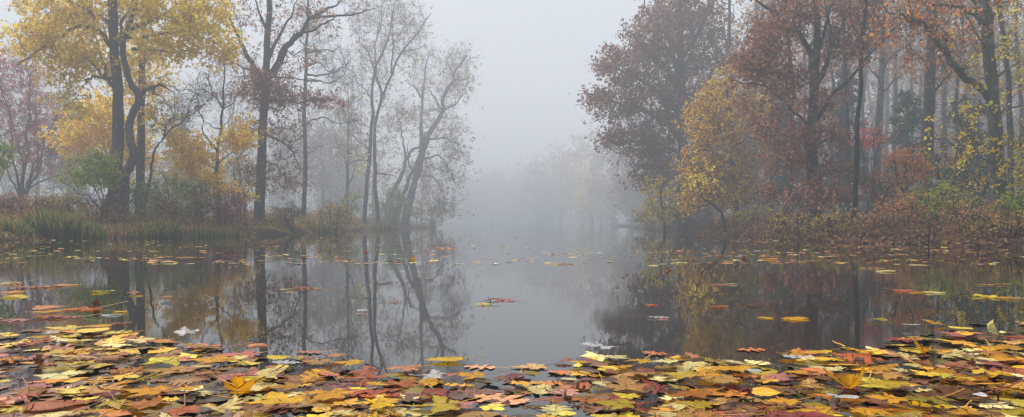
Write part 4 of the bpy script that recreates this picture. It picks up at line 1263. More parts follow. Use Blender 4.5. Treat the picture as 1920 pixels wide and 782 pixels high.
def woods(label, seed, n_tr, box, ground_off, cols, leaf_n, tw_n):
    """A wood so deep in the mist that it reads as one mass: stems, twigs and leaves in one object."""
    rg = np.random.default_rng(seed)
    x0, x1, y0, y1 = box
    tb = Tubes()
    cl = np.array([lin(c) for c in cols])
    P_, H_ = [], []
    while len(P_) < n_tr:
        x_, y_ = rg.uniform(x0, x1), rg.uniform(y0, y1)
        if shore(np.array([x_]), np.array([y_]))[0] < 1.5:
            continue
        z_ = gz(x_, y_)
        h_ = rg.uniform(9, 17) * (0.72 if y0 > 100 else 1.0)
        r_ = rg.uniform(0.07, 0.17)
        dx, dy = rg.normal(0, 0.5, 2)
        tb.add([(x_, y_, z_ - 0.2), (x_ + dx * 0.4, y_ + dy * 0.4, z_ + h_ * 0.5), (x_ + dx, y_ + dy, z_ + h_)], [r_, r_ * 0.75, 0.02], 6)
        P_.append((x_, y_, z_))
        H_.append(h_)
    P_, H_ = np.array(P_), np.array(H_)
    for _ in range(tw_n):
        i = int(rg.integers(0, n_tr))
        a_ = rg.uniform(0, 6.28)
        q_ = P_[i] + np.array([0, 0, H_[i] * rg.uniform(0.05, 0.95)])
        L_ = rg.uniform(0.8, 2.4)
        e_ = q_ + np.array([math.cos(a_) * L_, math.sin(a_) * L_, rg.uniform(-0.1, 0.9) * L_])
        tb.add([q_, (q_ + e_) / 2 + rg.normal(0, 0.12, 3), e_], [0.022, 0.014, 0.006], 3)
    tv, tf = np.concatenate(tb.v), np.concatenate(tb.f)
    tc = np.tile(lin((70, 60, 54)), (len(tv), 1))
    i = rg.integers(0, n_tr, leaf_n // 7)
    hz = rg.uniform(0.02, 1.0, len(i)) ** 1.25
    ctr = P_[i] + np.stack([rg.normal(0, 1.5, len(i)), rg.normal(0, 1.5, len(i)), hz * H_[i]], 1)
    ctr[:, 2] = np.maximum(ctr[:, 2], P_[i][:, 2] + 0.2)
    cc = cl[rg.integers(0, len(cl), len(i))]
    pk = rg.integers(0, len(i), leaf_n)
    lp = ctr[pk] + rg.normal(0, 0.2, (leaf_n, 3))
    lv, lf, lc = leaf_quads(lp, rg.uniform(0.12, 0.30, leaf_n) * (1.5 if y0 > 100 else 1.0), cc[pk], rg)
    me = mesh_np("woods", np.concatenate([tv, lv]), [tf, lf + len(tv)], cols=np.concatenate([tc, lc]), mat=M_LEAF, smooth=False)
    tag(mesh_obj("woods", me), label, None, None, "stuff")


woods("dim mass of wood deep behind the trees of the right bank", 31, 120, (9, 46, 33, 66), 0, PLUM + TANB + DGRN + RUST, 115000, 3600)
woods("pale mass of wood closing the far end of the pond", 33, 60, (-34, 16, 129, 150), 0, PLUM + DGRN + TANB, 50000, 900)
woods("dim mass of wood in the mist beyond the left lawn", 32, 90, (-62, -9, 68, 96), 0, PLUM + TANB + DGRN, 50000, 1800)
# low undergrowth stalks on the right
n = 15000
x, y = scatter_bank(n, 6, 22, 9, 44, -0.2, 9, rg)
pal2 = np.array([lin(c) for c in [(96, 72, 50), (84, 58, 44), (112, 98, 56), (120, 84, 60), (70, 52, 42)]])
v, f, c = blades(x, y, height(x, y) - 0.02, rg.uniform(0.12, 0.45, n), pal2[rg.integers(0, 5, n)], rg, 0.006, 0.55)
n2 = 14000
k = rg.integers(0, n, n2)
p2 = np.stack([x[k], y[k], height(x[k], y[k]) + rg.uniform(0.06, 0.42, n2)], 1) + rg.normal(0, 0.06, (n2, 3))
pal3 = np.array([lin(c) for c in [(98, 74, 54), (114, 100, 56), (88, 66, 52), (124, 92, 62), (88, 88, 50), (112, 80, 64)]])
v2, f2, c2 = leaf_quads(p2, rg.uniform(0.04, 0.085, n2), pal3[rg.integers(0, 6, n2)], rg, 0.2)
tag(mesh_obj("undergrowth", mesh_np("undergrowth", np.concatenate([v, v2]), f + [f2 + len(v)], cols=np.concatenate([c, c2]), mat=M_LEAF, smooth=False)),
    "low brown stalks and leafy sprigs on the right bank", None, None, "stuff")

# ------------------------------------------------------------------ bench and notice on the lawn
def boxes(lst):
    V, F_ = [], []
    for (cx, cy, cz, sx, sy, sz) in lst:
        o = len(V) * 8
        V.append(np.array([(cx + a * sx / 2, cy + b * sy / 2, cz + c_ * sz / 2) for a, b, c_ in [(-1, -1, -1), (1, -1, -1), (1, 1, -1), (-1, 1, -1), (-1, -1, 1), (1, -1, 1), (1, 1, 1), (-1, 1, 1)]]))
        F_.append(np.array([(0, 3, 2, 1), (4, 5, 6, 7), (0, 1, 5, 4), (1, 2, 6, 5), (2, 3, 7, 6), (3, 0, 4, 7)]) + o)
    return np.concatenate(V), np.concatenate(F_)


MW = mat_plain("weathered_wood", lin((92, 78, 62)), 0.8)
MWH = mat_plain("pale_board", lin((190, 190, 186)), 0.6)
bb = foot(538, 62)
root = empty("park_bench", bb)
root.rotation_euler = (0, 0, R(24))
tag(root, "weathered wooden park bench on the misty lawn right of the oak", "bench")
for name, lst in [("seat", [(0, -0.14 + i * 0.12, 0.44, 1.35, 0.1, 0.035) for i in range(4)]), ("backrest", [(0, 0.30 + i * 0.02, 0.60 + i * 0.13, 1.35, 0.03, 0.1) for i in range(3)])]:
    v, f = boxes(lst)
    mesh_obj(name, mesh_np(name, v, f, mat=MW, smooth=False), root)
for sx in (-0.55, 0.55):
    v, f = boxes([(sx, -0.14, 0.21, 0.06, 0.06, 0.425)])
    mesh_obj("leg", mesh_np("leg", v, f, mat=MW, smooth=False), root)
    v, f = boxes([(sx, 0.345, 0.46, 0.06, 0.05, 0.92)])
    mesh_obj("leg", mesh_np("leg", v, f, mat=MW, smooth=False), root)
bb = foot(559, 62)
root = empty("notice_post", bb)
tag(root, "small pale notice board on a post, dim on the lawn beyond the bench", "sign")
v, f = boxes([(0, 0, 0.5, 0.07, 0.07, 1.0)])
mesh_obj("post", mesh_np("post", v, f, mat=MW, smooth=False), root)
v, f = boxes([(0, -0.055, 0.95, 0.2, 0.03, 0.42)])
mesh_obj("board", mesh_np("board", v, f, mat=MWH, smooth=False), root)

# ------------------------------------------------------------------ floating leaves
MAPLE = [(0, 0.0), (.10, -.07), (.20, -.10), (.36, -.07), (.31, .02), (.29, .08), (.40, .13), (.52, .19), (.47, .27), (.60, .41), (.47, .39), (.40, .43),
         (.30, .37), (.20, .33), (.185, .45), (.27, .58), (.175, .60), (.15, .71), (.08, .79), (0, .97)]
OAK = [(0, 0.0), (.03, .03), (.05, .11), (.19, .09), (.25, .16), (.12, .23), (.07, .29), (.10, .35), (.30, .36), (.40, .31), (.37, .44), (.16, .46), (.08, .52), (.11, .58), (.28, .64), (.37, .64),
       (.31, .74), (.13, .73), (.075, .79), (.10, .85), (.17, .92), (.07, .93), (0, 1.0)]
WOAK = [(0, 0.0), (.04, .05), (.07, .14), (.16, .17), (.17, .23), (.08, .27), (.09, .33), (.24, .38), (.27, .44), (.22, .48), (.11, .48), (.11, .54), (.27, .60), (.30, .67), (.24, .72), (.13, .70), (.13, .76),
        (.21, .82), (.19, .89), (.09, .91), (0, .97)]
OVATE = [(0, 0.0), (.10, .02), (.20, .08), (.28, .17), (.325, .28), (.335, .39), (.31, .51), (.265, .62), (.205, .73), (.14, .83), (.07, .92), (0, 1.0)]
ROUND = [(0, 0.0), (.16, -.05), (.30, -.02), (.40, .10), (.44, .24), (.42, .38), (.34, .52), (.22, .64), (.10, .74), (0, .82)]
SHAPES = {"maple": MAPLE, "oak": OAK, "lobed": WOAK, "ovate": OVATE, "round": ROUND}


def blade_arrays(shape, rg, curl=0.08, fold=0.0, teeth=0.0, rows=4, cup=0.0, roll=0.0):
    """A leaf blade: rows of vertices from the midrib out to the outline. Returns verts, faces, uv."""
    half = np.array(SHAPES[shape], float)
    dense = []
    for i in range(len(half) - 1):
        a, b = half[i], half[i + 1]
        m = 2 if shape != "ovate" else 4
        for s in np.linspace(0, 1, m, endpoint=False):
            q = a * (1 - s) + b * s
            if teeth and s > 0:
                e = (b - a)
                nrm = np.array([e[1], -e[0]]) / (np.linalg.norm(e) + 1e-9)
                q = q + nrm * teeth * (1 if int(round(s * m)) % 2 else -0.4)
            dense.append(q)
    dense.append(half[-1])
    rt = np.array(dense)
    lf = rt[::-1][1:-1] * np.array([-1, 1])
    wsx = 1 + rg.normal(0, 0.08)
    rt = rt * np.array([wsx, 1])
    rt = rt + rg.normal(0, 0.014, rt.shape)
    lf = lf + rg.normal(0, 0.012, lf.shape)
    lf *= np.array([rg.uniform(0.9, 1.08), 1])
    out = np.concatenate([rt, lf])
    n = len(out)
    if shape in ("maple", "round"):
        mid = np.stack([np.zeros(n), np.clip(out[:, 1] * 0.55 + 0.08, 0.03, 0.6)], 1)
    else:
        mid = np.stack([np.zeros(n), np.clip(out[:, 1], 0.02, 0.98)], 1)
    k = np.linspace(0.0, 1, rows + 1)
    k[0] = 0.02
    V = (mid[:, None] * (1 - k[None, :, None]) + out[:, None] * k[None, :, None]).reshape(-1, 2)
    i = np.arange(n)[:, None] * (rows + 1)
    i2 = ((np.arange(n) + 1) % n)[:, None] * (rows + 1)
    j = np.arange(rows)[None]
    F_ = np.stack([i + j, i + j + 1, i2 + j + 1, i2 + j], -1).reshape(-1, 4)
    x, y = V[:, 0], V[:, 1] - 0.42
    r2 = x * x + y * y
    ph = rg.uniform(0, 6.28, 6)
    z = curl * (0.55 * np.sin(5.2 * x + ph[0]) * np.cos(4.6 * y + ph[1]) + 0.35 * np.sin(10 * x + ph[2] + 6 * y) * np.sqrt(r2) + cup * r2 * 4)
    z += curl * 0.9 * np.clip(np.sqrt(r2) - 0.28, 0, 1) * np.sin(3 * np.arctan2(y, x) + ph[3]) * 2
    z += 0.012 * (np.abs(x) < 0.03)
    z += fold * np.abs(x)
    v3 = np.stack([x, y, z], 1)
    if roll:
        a = np.clip(v3[:, 1] + 0.1, 0, None) * roll
        yy = np.where(v3[:, 1] > -0.1, -0.1 + np.sin(a) / max(roll, 1e-6), v3[:, 1])
        v3[:, 2] += np.where(v3[:, 1] > -0.1, (1 - np.cos(a)) / max(roll, 1e-6), 0)
        v3[:, 1] = yy
    if fold > 0.3:                      # folded up along the midrib
        ang = math.atan(fold)
        v3[:, 0] *= math.cos(ang)
    return v3, F_, V * np.array([1.0, 1.0])


def stem_tube(rg, length=0.55, rise=0.12, thick=0.012):
    t = Tubes()
    a = rg.uniform(-0.35, 0.35)
    q = np.array([(0, -0.40, 0.012), (a * 0.15, -0.42 - length * 0.35, 0.02 + rise * 0.3), (a * length * 0.6, -0.42 - length * 0.7, rise * 0.7), (a * length, -0.42 - length, rise)])
    p = catmull(q, 3)
    t.add(p, np.linspace(thick, thick * 0.8, len(p)) * np.concatenate([np.ones(len(p) - 1), [1.7]]), 5)
    return np.concatenate(t.v), np.concatenate(t.f)


def add_rim(me, rows=4):
    a = me.attributes.new("Rim", "FLOAT", "POINT")
    n = len(me.vertices)
    a.data.foreach_set("value", np.tile(np.linspace(0, 1, rows + 1), n // (rows + 1)).astype(np.float32))


rgl = np.random.default_rng(77)
BLADES, STEMS = {}, []
for shp in SHAPES:
    for wet in (False, True):
        mt = {(True, False): M_MAPLE, (True, True): M_MAPLEW, (False, False): M_PINN, (False, True): M_PINNW}[(shp in ("maple", "round"), wet)]
        lst = []
        for i in range(9 if shp == "maple" else 5):
            crl = 0.016 if wet else rgl.choice([0.03, 0.05, 0.08, 0.12, 0.17])
            v, f, uv = blade_arrays(shp, rgl, crl, 0.0, 0.012 if shp == "ovate" else (0.014 if shp == "maple" else 0.0), cup=0 if wet else rgl.uniform(-0.4, 0.5))
            lst.append(mesh_np("leaf_blade", v, f, uvs=uv, mat=mt))
            add_rim(lst[-1])
        BLADES[(shp, wet)] = lst
for i in range(5):
    v, f = stem_tube(rgl, rgl.uniform(0.35, 0.75), rgl.uniform(0.02, 0.3))
    STEMS.append(mesh_np("leaf_stem", v, f, mat=M_STEM))


def special_mesh(shp, **kw):
    v, f, uv = blade_arrays(shp, rgl, kw.pop("curl", 0.07), **kw)
    me = mesh_np("leaf_blade", v, f, uvs=uv, mat=M_MAPLE if shp in ("maple", "round") else M_PINN)
    add_rim(me)
    return me


PAL = {"yellow": (246, 192, 8), "golden": (234, 168, 14), "amber": (200, 120, 10), "orange": (206, 112, 44), "rust": (180, 94, 60), "red": (158, 66, 60), "maroon": (124, 56, 62), "pink": (206, 130, 118),
       "cream": (242, 224, 146), "white": (222, 228, 228), "olive": (178, 154, 20), "tan": (212, 162, 84), "brown": (98, 56, 22), "black": (30, 25, 22), "lemon": (246, 216, 60), "peach": (222, 152, 100)}
SPNAME = {"maple": "maple_leaf", "oak": "oak_leaf", "lobed": "oak_leaf", "ovate": "oval_leaf", "round": "round_leaf"}
SPWORD = {"maple": "maple leaf", "oak": "oak leaf", "lobed": "round-lobed oak leaf", "ovate": "oval leaf", "round": "small round leaf"}
ALL_LEAVES = []
GBED, GMID = "leaves of the drift along the near water's edge", "leaves scattered over the open water"


def water_pt(px, py, z=0.0):
    d = FPX * CAMH / (py - HZ)
    return np.array([(px - 960) / FPX * d, d, z])


def put_leaf(px, py, wpx, shp, colour, yaw, label=None, wet=False, z=None, tilt=(0, 0), me=None, stem=None, group=GBED, ref=None, wm=None, jit=0.06, zs=None):
    p = water_pt(px, py)
    d = p[1]
    size = (wm if wm else wpx / FPX * d) * (0.92 if shp in ("maple", "round") else 1.05 if shp in ("ovate",) else 1.1)
    if z is None:
        z = rgl.uniform(0.002, 0.005) if wet else rgl.uniform(0.005, 0.014)
    loc = (p[0], p[1], z)
    if me is None:
        me = BLADES[(shp, wet)][int(rgl.integers(0, len(BLADES[(shp, wet)])))]
    col = lin(np.clip(np.array(PAL[colour]) * (1 + rgl.normal(0, jit)) + rgl.normal(0, 4, 3), 4, 250))
    show_stem = (wpx > 34) if stem is None else stem
    if zs is None and tilt == (0, 0):
        zs = 0.6
    rot = Matrix.Rotation(R(yaw), 4, "Z") @ Matrix.Rotation(R(tilt[1]), 4, "Y") @ Matrix.Rotation(R(tilt[0]), 4, "X")
    sc = Vector((size * rgl.uniform(0.92, 1.06), size, size))
    if show_stem:
        o = empty(SPNAME[shp], loc)
        b = mesh_obj("blade", me, o)
        b.color = (*col, 1)
        s = mesh_obj("stem", STEMS[int(rgl.integers(0, len(STEMS)))], o)
        s.color = (*lin(PAL["golden" if rgl.random() < 0.45 else "red" if rgl.random() < 0.6 else "brown"]), 1)
    else:
        o = mesh_obj(SPNAME[shp], me)
        o.location = loc
        o.color = (*col, 1)
    o.rotation_mode = "XYZ"
    o.rotation_euler = rot.to_euler("XYZ")
    o.scale = sc if zs is None else Vector((sc.x, sc.y, sc.z * zs))
    tag(o, label, SPWORD[shp].replace("small ", "").replace("round-lobed ", ""), group)
    ALL_LEAVES.append(dict(o=o, px=px, py=py, w=wpx, shp=shp, col=colour, label=label, ref=ref, wet=wet, group=group))
    return o


# landmark leaves: x, y, width in photo pixels, shape, colour, yaw, label, short name for referring to it, options
UPR = dict(z=0.004)
LM = [
    (445, 748, 72, "maple", "golden", 200, "dark veined amber maple leaf standing folded upright out of the drift", "the upright amber leaf", dict(tilt=(52, 0), me=special_mesh("maple", fold=0.55, curl=0.06), z=0.03)),
    (1592, 742, 84, "maple", "golden", 150, "veined amber maple leaf standing up with one tall rolled lobe like a horn", "the horn shaped upright leaf", dict(tilt=(34, 8), me=special_mesh("maple", fold=0.7, curl=0.1), z=0.03)),
    (1738, 668, 50, "maple", "golden", 170, "golden maple leaf cupped like a bird's wings on the right part of the drift", "the wing shaped gold leaf", dict(tilt=(24, 0), me=special_mesh("maple", fold=0.9, curl=0.05), z=0.014)),
    (72, 685, 26, "maple", "brown", 60, "dark brown leaf curled into a cup beside a torn orange leaf", "the dark curled cup leaf", dict(tilt=(60, 20), me=special_mesh("maple", roll=3.0, curl=0.1), z=0.02)),
    (100, 684, 64, "maple", "orange", -60, "torn orange brown maple leaf right of the dark curled cup leaf", "the torn orange leaf", {}),
    (1062, 766, 36, "maple", "brown", 110, "dark brown leaf curled up at the bottom edge near the middle", "the brown curl at the bottom", dict(tilt=(48, 10), me=special_mesh("maple", roll=2.6, curl=0.12), z=0.024)),
    (1030, 757, 62, "maple", "rust", 80, "rust maple leaf tucked behind the brown curl at the bottom edge", "the rust leaf behind the curl", {}),
    (1092, 745, 38, "oak", "brown", 100, "small chocolate brown leaf bent upward on the bottom middle of the drift", "the bent chocolate leaf", dict(tilt=(20, 0), me=special_mesh("oak", fold=0.6, curl=0.12), z=0.014)),
    (1822, 690, 24, "maple", "brown", 30, "dark crumpled brown leaf standing up in the right part of the drift", "the dark crumpled leaf", dict(tilt=(62, 0), me=special_mesh("maple", roll=3.2, curl=0.16), z=0.02)),
    (1905, 676, 30, "maple", "tan", 60, "veined tan leaf standing fan like at the right edge of the drift", "the fan shaped tan leaf", dict(tilt=(48, 0), me=special_mesh("maple", fold=0.4, curl=0.08), z=0.016)),
    (1858, 627, 36, "ovate", "cream", 20, "cream leaf curled over like a shell at the far right of the drift", "the shell shaped cream leaf", dict(tilt=(44, 0), me=special_mesh("ovate", roll=2.8, curl=0.08), z=0.012)),
    (686, 722, 104, "oak", "rust", 8, "large rust red oak leaf with long pointed lobes, its stalk bent toward the bottom edge", "the large rust oak leaf", dict(z=0.022, tilt=(5, 0))),
    (1622, 682, 92, "oak", "orange", 75, "large salmon orange oak leaf with pointed lobes on the dark water's rim", "the salmon oak leaf", dict(z=0.016)),
    (505, 722, 62, "ovate", "cream", -50, "large cream oval leaf with toothed rim, biggest pale leaf in the left drift", "the large cream oval leaf", dict(z=0.026, tilt=(8, 6))),
    (380, 706, 44, "ovate", "cream", 80, "cream oval leaf lying flat left of the dark hollow leaf", "the flat cream oval leaf", dict(z=0.02)),
    (452, 688, 34, "ovate", "cream", 40, "pale heart shaped leaf beside two golden maple leaves", "the pale heart leaf", dict(z=0.02)),
    (1552, 713, 60, "ovate", "cream", 70, "large pale cream oval leaf beside a golden oval one in the right drift", "the pale oval leaf", dict(z=0.022, tilt=(6, 0))),
    (1495, 711, 42, "ovate", "golden", 80, "golden oval leaf left of the large pale oval leaf", "the golden oval leaf", dict(z=0.02)),
    (1410, 717, 44, "round", "white", 90, "white two lobed leaf shining beside a tan maple leaf", "the white two lobed leaf", dict(z=0.024)),
    (1558, 762, 26, "round", "white", 30, "small bluish white leaf at the foot of the horn shaped upright leaf", "the bluish white leaf", dict(z=0.02)),
    (1590, 760, 44, "ovate", "white", 80, "pale bluish leaf half hidden under the horn shaped upright leaf", "the half hidden bluish leaf", dict(z=0.012)),
    (1838, 760, 28, "ovate", "white", 85, "small bluish white oval leaf near the right end of the bottom edge", "the small bluish oval leaf", dict(z=0.016)),
    (542, 701, 56, "lobed", "white", 85, "white blue oak leaf with rounded lobes in the left drift", "the white blue oak leaf", dict(z=0.024)),
    (1500, 688, 54, "lobed", "white", 80, "white blue oak leaf with rounded lobes in the right drift", "the right white blue oak leaf", dict(z=0.022)),
    (348, 633, 48, "maple", "white", 20, "spiky white maple leaf at the far rim of the left drift", "the spiky white maple leaf", dict(z=0.02, tilt=(10, 0))),
    (1120, 664, 72, "maple", "white", 95, "whitish ribbed maple leaf at the far rim just right of the sky's reflection", "the whitish ribbed leaf", dict(z=0.02, tilt=(6, 0))),
    (800, 715, 72, "maple", "white", 90, "blue white ragged leaf just left of a bright yellow maple leaf", "the blue white ragged leaf", dict(z=0.01)),
    (803, 730, 60, "maple", "yellow", 95, "bright yellow maple leaf just below the blue white ragged leaf", "the bright yellow leaf below the blue white one", dict(z=0.02)),
    (97, 633, 40, "maple", "white", 90, "blue white leaf between two yellow ones at the far left rim", "the far blue white leaf", dict(z=0.014)),
    (72, 641, 44, "maple", "yellow", 100, "clear yellow maple leaf at the far left rim of the drift", "the clear yellow leaf", dict(z=0.018)),
    (128, 637, 40, "maple", "lemon", 80, "pale yellow maple leaf right of the far blue white leaf", "the pale yellow rim leaf", dict(z=0.016)),
    (300, 690, 74, "maple", "lemon", 60, "large lemon yellow maple leaf with wide lobes in the left drift", "the large lemon maple leaf", dict(z=0.024)),
    (205, 678, 62, "maple", "peach", 80, "peach tan maple leaf left of the large lemon one", "the peach tan leaf", dict(z=0.02)),
    (310, 702, 86, "maple", "tan", 100, "broad tan gold maple leaf under the large lemon one", "the broad tan leaf", dict(z=0.012)),
    (110, 668, 56, "maple", "lemon", 75, "long pale yellow maple leaf in the far left drift", "the long pale yellow leaf", dict(z=0.018)),
    (100, 702, 54, "maple", "olive", 90, "dull olive gold maple leaf below the torn orange leaf", "the dull olive leaf", dict(z=0.014)),
    (148, 694, 46, "maple", "lemon", 40, "pale lemon leaf lying across the dull olive one", "the pale lemon leaf", dict(z=0.022)),
    (270, 748, 88, "maple", "golden", 85, "large golden maple leaf near the bottom of the left drift", "the large golden leaf", dict(z=0.02)),
    (345, 745, 58, "maple", "golden", 120, "gold maple leaf with a red stalk rising from it", "the red stalked gold leaf", dict(z=0.022)),
    (390, 685, 80, "maple", "golden", 88, "golden maple leaf with a thin orange stalk upright on it, left drift", "the gold leaf with the upright stalk", dict(z=0.018)),
    (268, 767, 90, "maple", "amber", 80, "ragged amber maple leaf on the bottom edge below the large golden one", "the ragged amber leaf", dict(z=0.014)),
    (605, 752, 110, "maple", "golden", 75, "broad old gold maple leaf at the bottom edge, left of the large rust oak leaf", "the broad old gold leaf", dict(z=0.02)),
    (520, 770, 118, "maple", "yellow", 35, "large yellow maple leaf cut by the bottom edge", "the large yellow bottom leaf", dict(z=0.028)),
    (530, 742, 60, "maple", "golden", 100, "gold orange maple leaf above the large yellow bottom leaf", "the gold orange leaf", dict(z=0.022)),
    (650, 691, 62, "maple", "yellow", 85, "yellow maple leaf with a dark upright stalk near the left drift's far rim", "the yellow leaf with the dark stalk", dict(z=0.018)),
    (628, 674, 42, "round", "peach", 80, "brown peach leaf humped on the far rim behind a yellow one", "the humped peach leaf", dict(z=0.014)),
    (522, 681, 56, "ovate", "lemon", 65, "pale lemon leaf with one pointed lobe at the far rim", "the pointed pale lemon leaf", dict(z=0.018)),
    (590, 686, 60, "maple", "tan", 70, "tan veined maple leaf left of the yellow leaf with the dark stalk", "the tan veined leaf", dict(z=0.012)),
    (755, 703, 66, "maple", "peach", 90, "pale orange maple leaf between the large rust oak leaf and the water", "the pale orange leaf", dict(z=0.02)),
    (712, 735, 46, "lobed", "yellow", 70, "small bright yellow lobed leaf right of the large rust oak leaf", "the small bright yellow lobed leaf", dict(z=0.02)),
    (692, 757, 34, "lobed", "orange", 60, "small orange lobed leaf at the bottom end of the large rust oak leaf", "the small orange lobed leaf", dict(z=0.018)),
    (838, 678, 70, "ovate", "yellow", 82, "long yellow leaf floating alone on the rim of the sky's reflection", "the long yellow rim leaf", dict(z=0.008)),
    (880, 711, 72, "maple", "golden", 85, "golden maple leaf with ragged tip at the gap in the drift", "the ragged tip gold leaf", dict(z=0.012)),
    (1172, 735, 88, "maple", "tan", 5, "big tan gold maple leaf with fan ribs, its stalk standing up", "the fan ribbed tan leaf", dict(z=0.022, tilt=(8, 0))),
    (1275, 720, 80, "maple", "lemon", 60, "large pale yellow maple leaf with many points in the right drift", "the many pointed pale yellow leaf", dict(z=0.026)),
    (1345, 727, 84, "maple", "tan", 70, "large golden tan maple leaf right of the many pointed pale yellow leaf", "the large golden tan leaf", dict(z=0.024)),
    (1365, 702, 80, "maple", "golden", 100, "deep gold maple leaf above the large golden tan one", "the deep gold leaf", dict(z=0.018)),
    (1245, 695, 54, "maple", "cream", 80, "cream yellow maple leaf in the middle of the right drift", "the cream yellow maple leaf", dict(z=0.02)),
    (1195, 687, 52, "maple", "yellow", 95, "yellow maple leaf below the whitish ribbed leaf", "the yellow leaf below the whitish one", dict(z=0.018)),
    (1085, 686, 34, "ovate", "yellow", 80, "narrow yellow leaf left of the whitish ribbed leaf", "the narrow yellow leaf", dict(z=0.012)),
    (1055, 680, 38, "maple", "pink", 80, "pink leaf with a yellow edged neighbour at the far rim", "the pink rim leaf", dict(z=0.01)),
    (1010, 746, 58, "ovate", "cream", 85, "cream butterfly shaped leaf floating apart near the middle of the bottom edge", "the cream butterfly leaf", dict(z=0.012, tilt=(4, 0))),
    (1530, 669, 52, "maple", "yellow", 100, "yellow maple leaf with brown flecks at the right drift's far rim", "the flecked yellow leaf", dict(z=0.016)),
    (1482, 670, 54, "maple", "golden", 60, "gold maple leaf with a red stalk crossing it at the far rim", "the gold leaf with the crossing red stalk", dict(z=0.014)),
    (1680, 643, 54, "maple", "red", 90, "reddish pink maple leaf lying out on the dark water of the right rim", "the reddish pink rim leaf", dict(z=0.012)),
    (1783, 634, 56, "maple", "pink", 60, "dusty rose maple leaf with pointed lobes in the far right drift", "the dusty rose leaf", dict(z=0.016, tilt=(6, 0))),
    (1712, 617, 34, "lobed", "white", 80, "small white lobed leaf at the left tip of the far right drift", "the small white tip leaf", dict(z=0.01)),
    (1750, 611, 40, "maple", "golden", 50, "gold maple leaf bent upward at the tip of the far right drift", "the bent gold tip leaf", dict(z=0.014, tilt=(10, 0))),
    (1690, 684, 64, "maple", "cream", 75, "cream maple leaf with pale points below the wing shaped gold leaf", "the cream pointed leaf", dict(z=0.018)),
    (1658, 737, 86, "maple", "olive", 60, "large olive gold maple leaf right of the horn shaped upright leaf", "the large olive gold leaf", dict(z=0.026)),
    (1650, 712, 84, "maple", "tan", 80, "tan gold maple leaf above the large olive gold one", "the tan gold leaf", dict(z=0.018)),
    (1758, 717, 60, "maple", "lemon", 85, "pale yellow maple leaf with smooth rim in the right drift", "the smooth pale yellow leaf", dict(z=0.022)),
    (1808, 728, 40, "maple", "yellow", 80, "bright yellow leaf overlapping the smooth pale yellow one", "the bright overlapping leaf", dict(z=0.026)),
    (1838, 711, 44, "maple", "lemon", 100, "pale lemon maple leaf with a long stalk in the right drift", "the long stalked lemon leaf", dict(z=0.02)),
    (1885, 660, 64, "maple", "golden", 85, "gold maple leaf lying flat near the right edge, below the shell shaped cream leaf", "the flat gold edge leaf", dict(z=0.016)),
    (1660, 764, 74, "maple", "golden", 80, "bright gold maple leaf on the bottom edge right of the half hidden bluish leaf", "the bright gold bottom leaf", dict(z=0.022)),
    (1465, 768, 66, "maple", "golden", 100, "gold maple leaf cut by the bottom edge left of the horn shaped upright leaf", "the cut gold leaf", dict(z=0.02)),
    (1730, 757, 92, "maple", "olive", 85, "wide mottled olive tan maple leaf on the bottom right", "the mottled olive tan leaf", dict(z=0.012)),
    (1790, 745, 150, "oak", "brown", 85, "very long dark brown oak leaf lying wet in the right drift", "the long dark brown oak leaf", dict(z=0.008)),
    (1290, 752, 84, "maple", "amber", 110, "amber brown maple leaf with orange rim in the lower right drift", "the amber brown leaf", dict(z=0.018)),
    (1150, 775, 84, "maple", "olive", 70, "olive yellow maple leaf cut by the bottom edge right of the brown curl", "the cut olive yellow leaf", dict(z=0.022)),
    (1170, 757, 56, "maple", "lemon", 50, "pale greenish yellow leaf above the cut olive yellow leaf", "the greenish yellow leaf", dict(z=0.02)),
    (700, 775, 90, "maple", "yellow", 80, "pale gold maple leaf cut by the bottom edge below the large rust oak leaf", "the cut pale gold leaf", dict(z=0.024)),
    (810, 775, 110, "maple", "lemon", 95, "broad lemon yellow maple leaf cut by the bottom edge near the gap", "the cut lemon leaf", dict(z=0.02)),
    (905, 690, 60, "oak", "peach", 85, "pale peach oak leaf drowned under the water film at the gap", "the drowned peach oak leaf", dict(wet=True)),
    (860, 745, 90, "oak", "maroon", 70, "maroon pink oak leaf under the water film in the gap", "the maroon drowned leaf", dict(wet=True)),
    (945, 752, 110, "oak", "peach", 60, "large faded peach oak leaf sunk flat in the gap", "the sunk peach leaf", dict(wet=True)),
    (990, 690, 70, "maple", "tan", 85, "faded tan leaf sunk under grey reflection at the gap's far rim", "the sunk tan leaf", dict(wet=True)),
    (1050, 738, 74, "maple", "pink", 90, "faded pink leaf sunk under the water between the gap and the right drift", "the sunk pink leaf", dict(wet=True)),
    (440, 668, 90, "maple", "red", 85, "dark red maple leaf half sunk at the left drift's far rim", "the half sunk dark red leaf", dict(wet=True)),
    (455, 705, 74, "maple", "red", 95, "brick red leaf lying behind the upright amber leaf", "the brick red leaf", dict(wet=True)),
    (1300, 690, 54, "maple", "maroon", 85, "maroon leaf half under water right of the cream yellow maple leaf", "the maroon leaf", dict(wet=True)),
    (1235, 745, 60, "oak", "red", 60, "dark red oak leaf slanting up through the lower right drift", "the slanting red oak leaf", dict(tilt=(14, 0), z=0.02)),
    (1480, 735, 78, "oak", "brown", 95, "wet brown oak leaf left of the horn shaped upright leaf", "the wet brown oak leaf", dict(wet=True)),
    (1230, 665, 50, "oak", "orange", 40, "orange oak leaf drifting just off the rim right of the whitish ribbed leaf", "the off rim orange oak leaf", dict(wet=True)),
    (1412, 657, 52, "oak", "orange", 88, "slim orange oak leaf floating off the right drift's rim", "the slim orange oak leaf", dict(wet=True)),
    (1290, 675, 50, "maple", "peach", 85, "brown peach maple leaf at the rim under the golden reflection", "the brown peach rim leaf", dict(z=0.014)),
    (585, 662, 46, "oak", "orange", 80, "rust orange oak leaf floating off the left drift's rim", "the off rim rust oak leaf", dict(wet=True)),
]
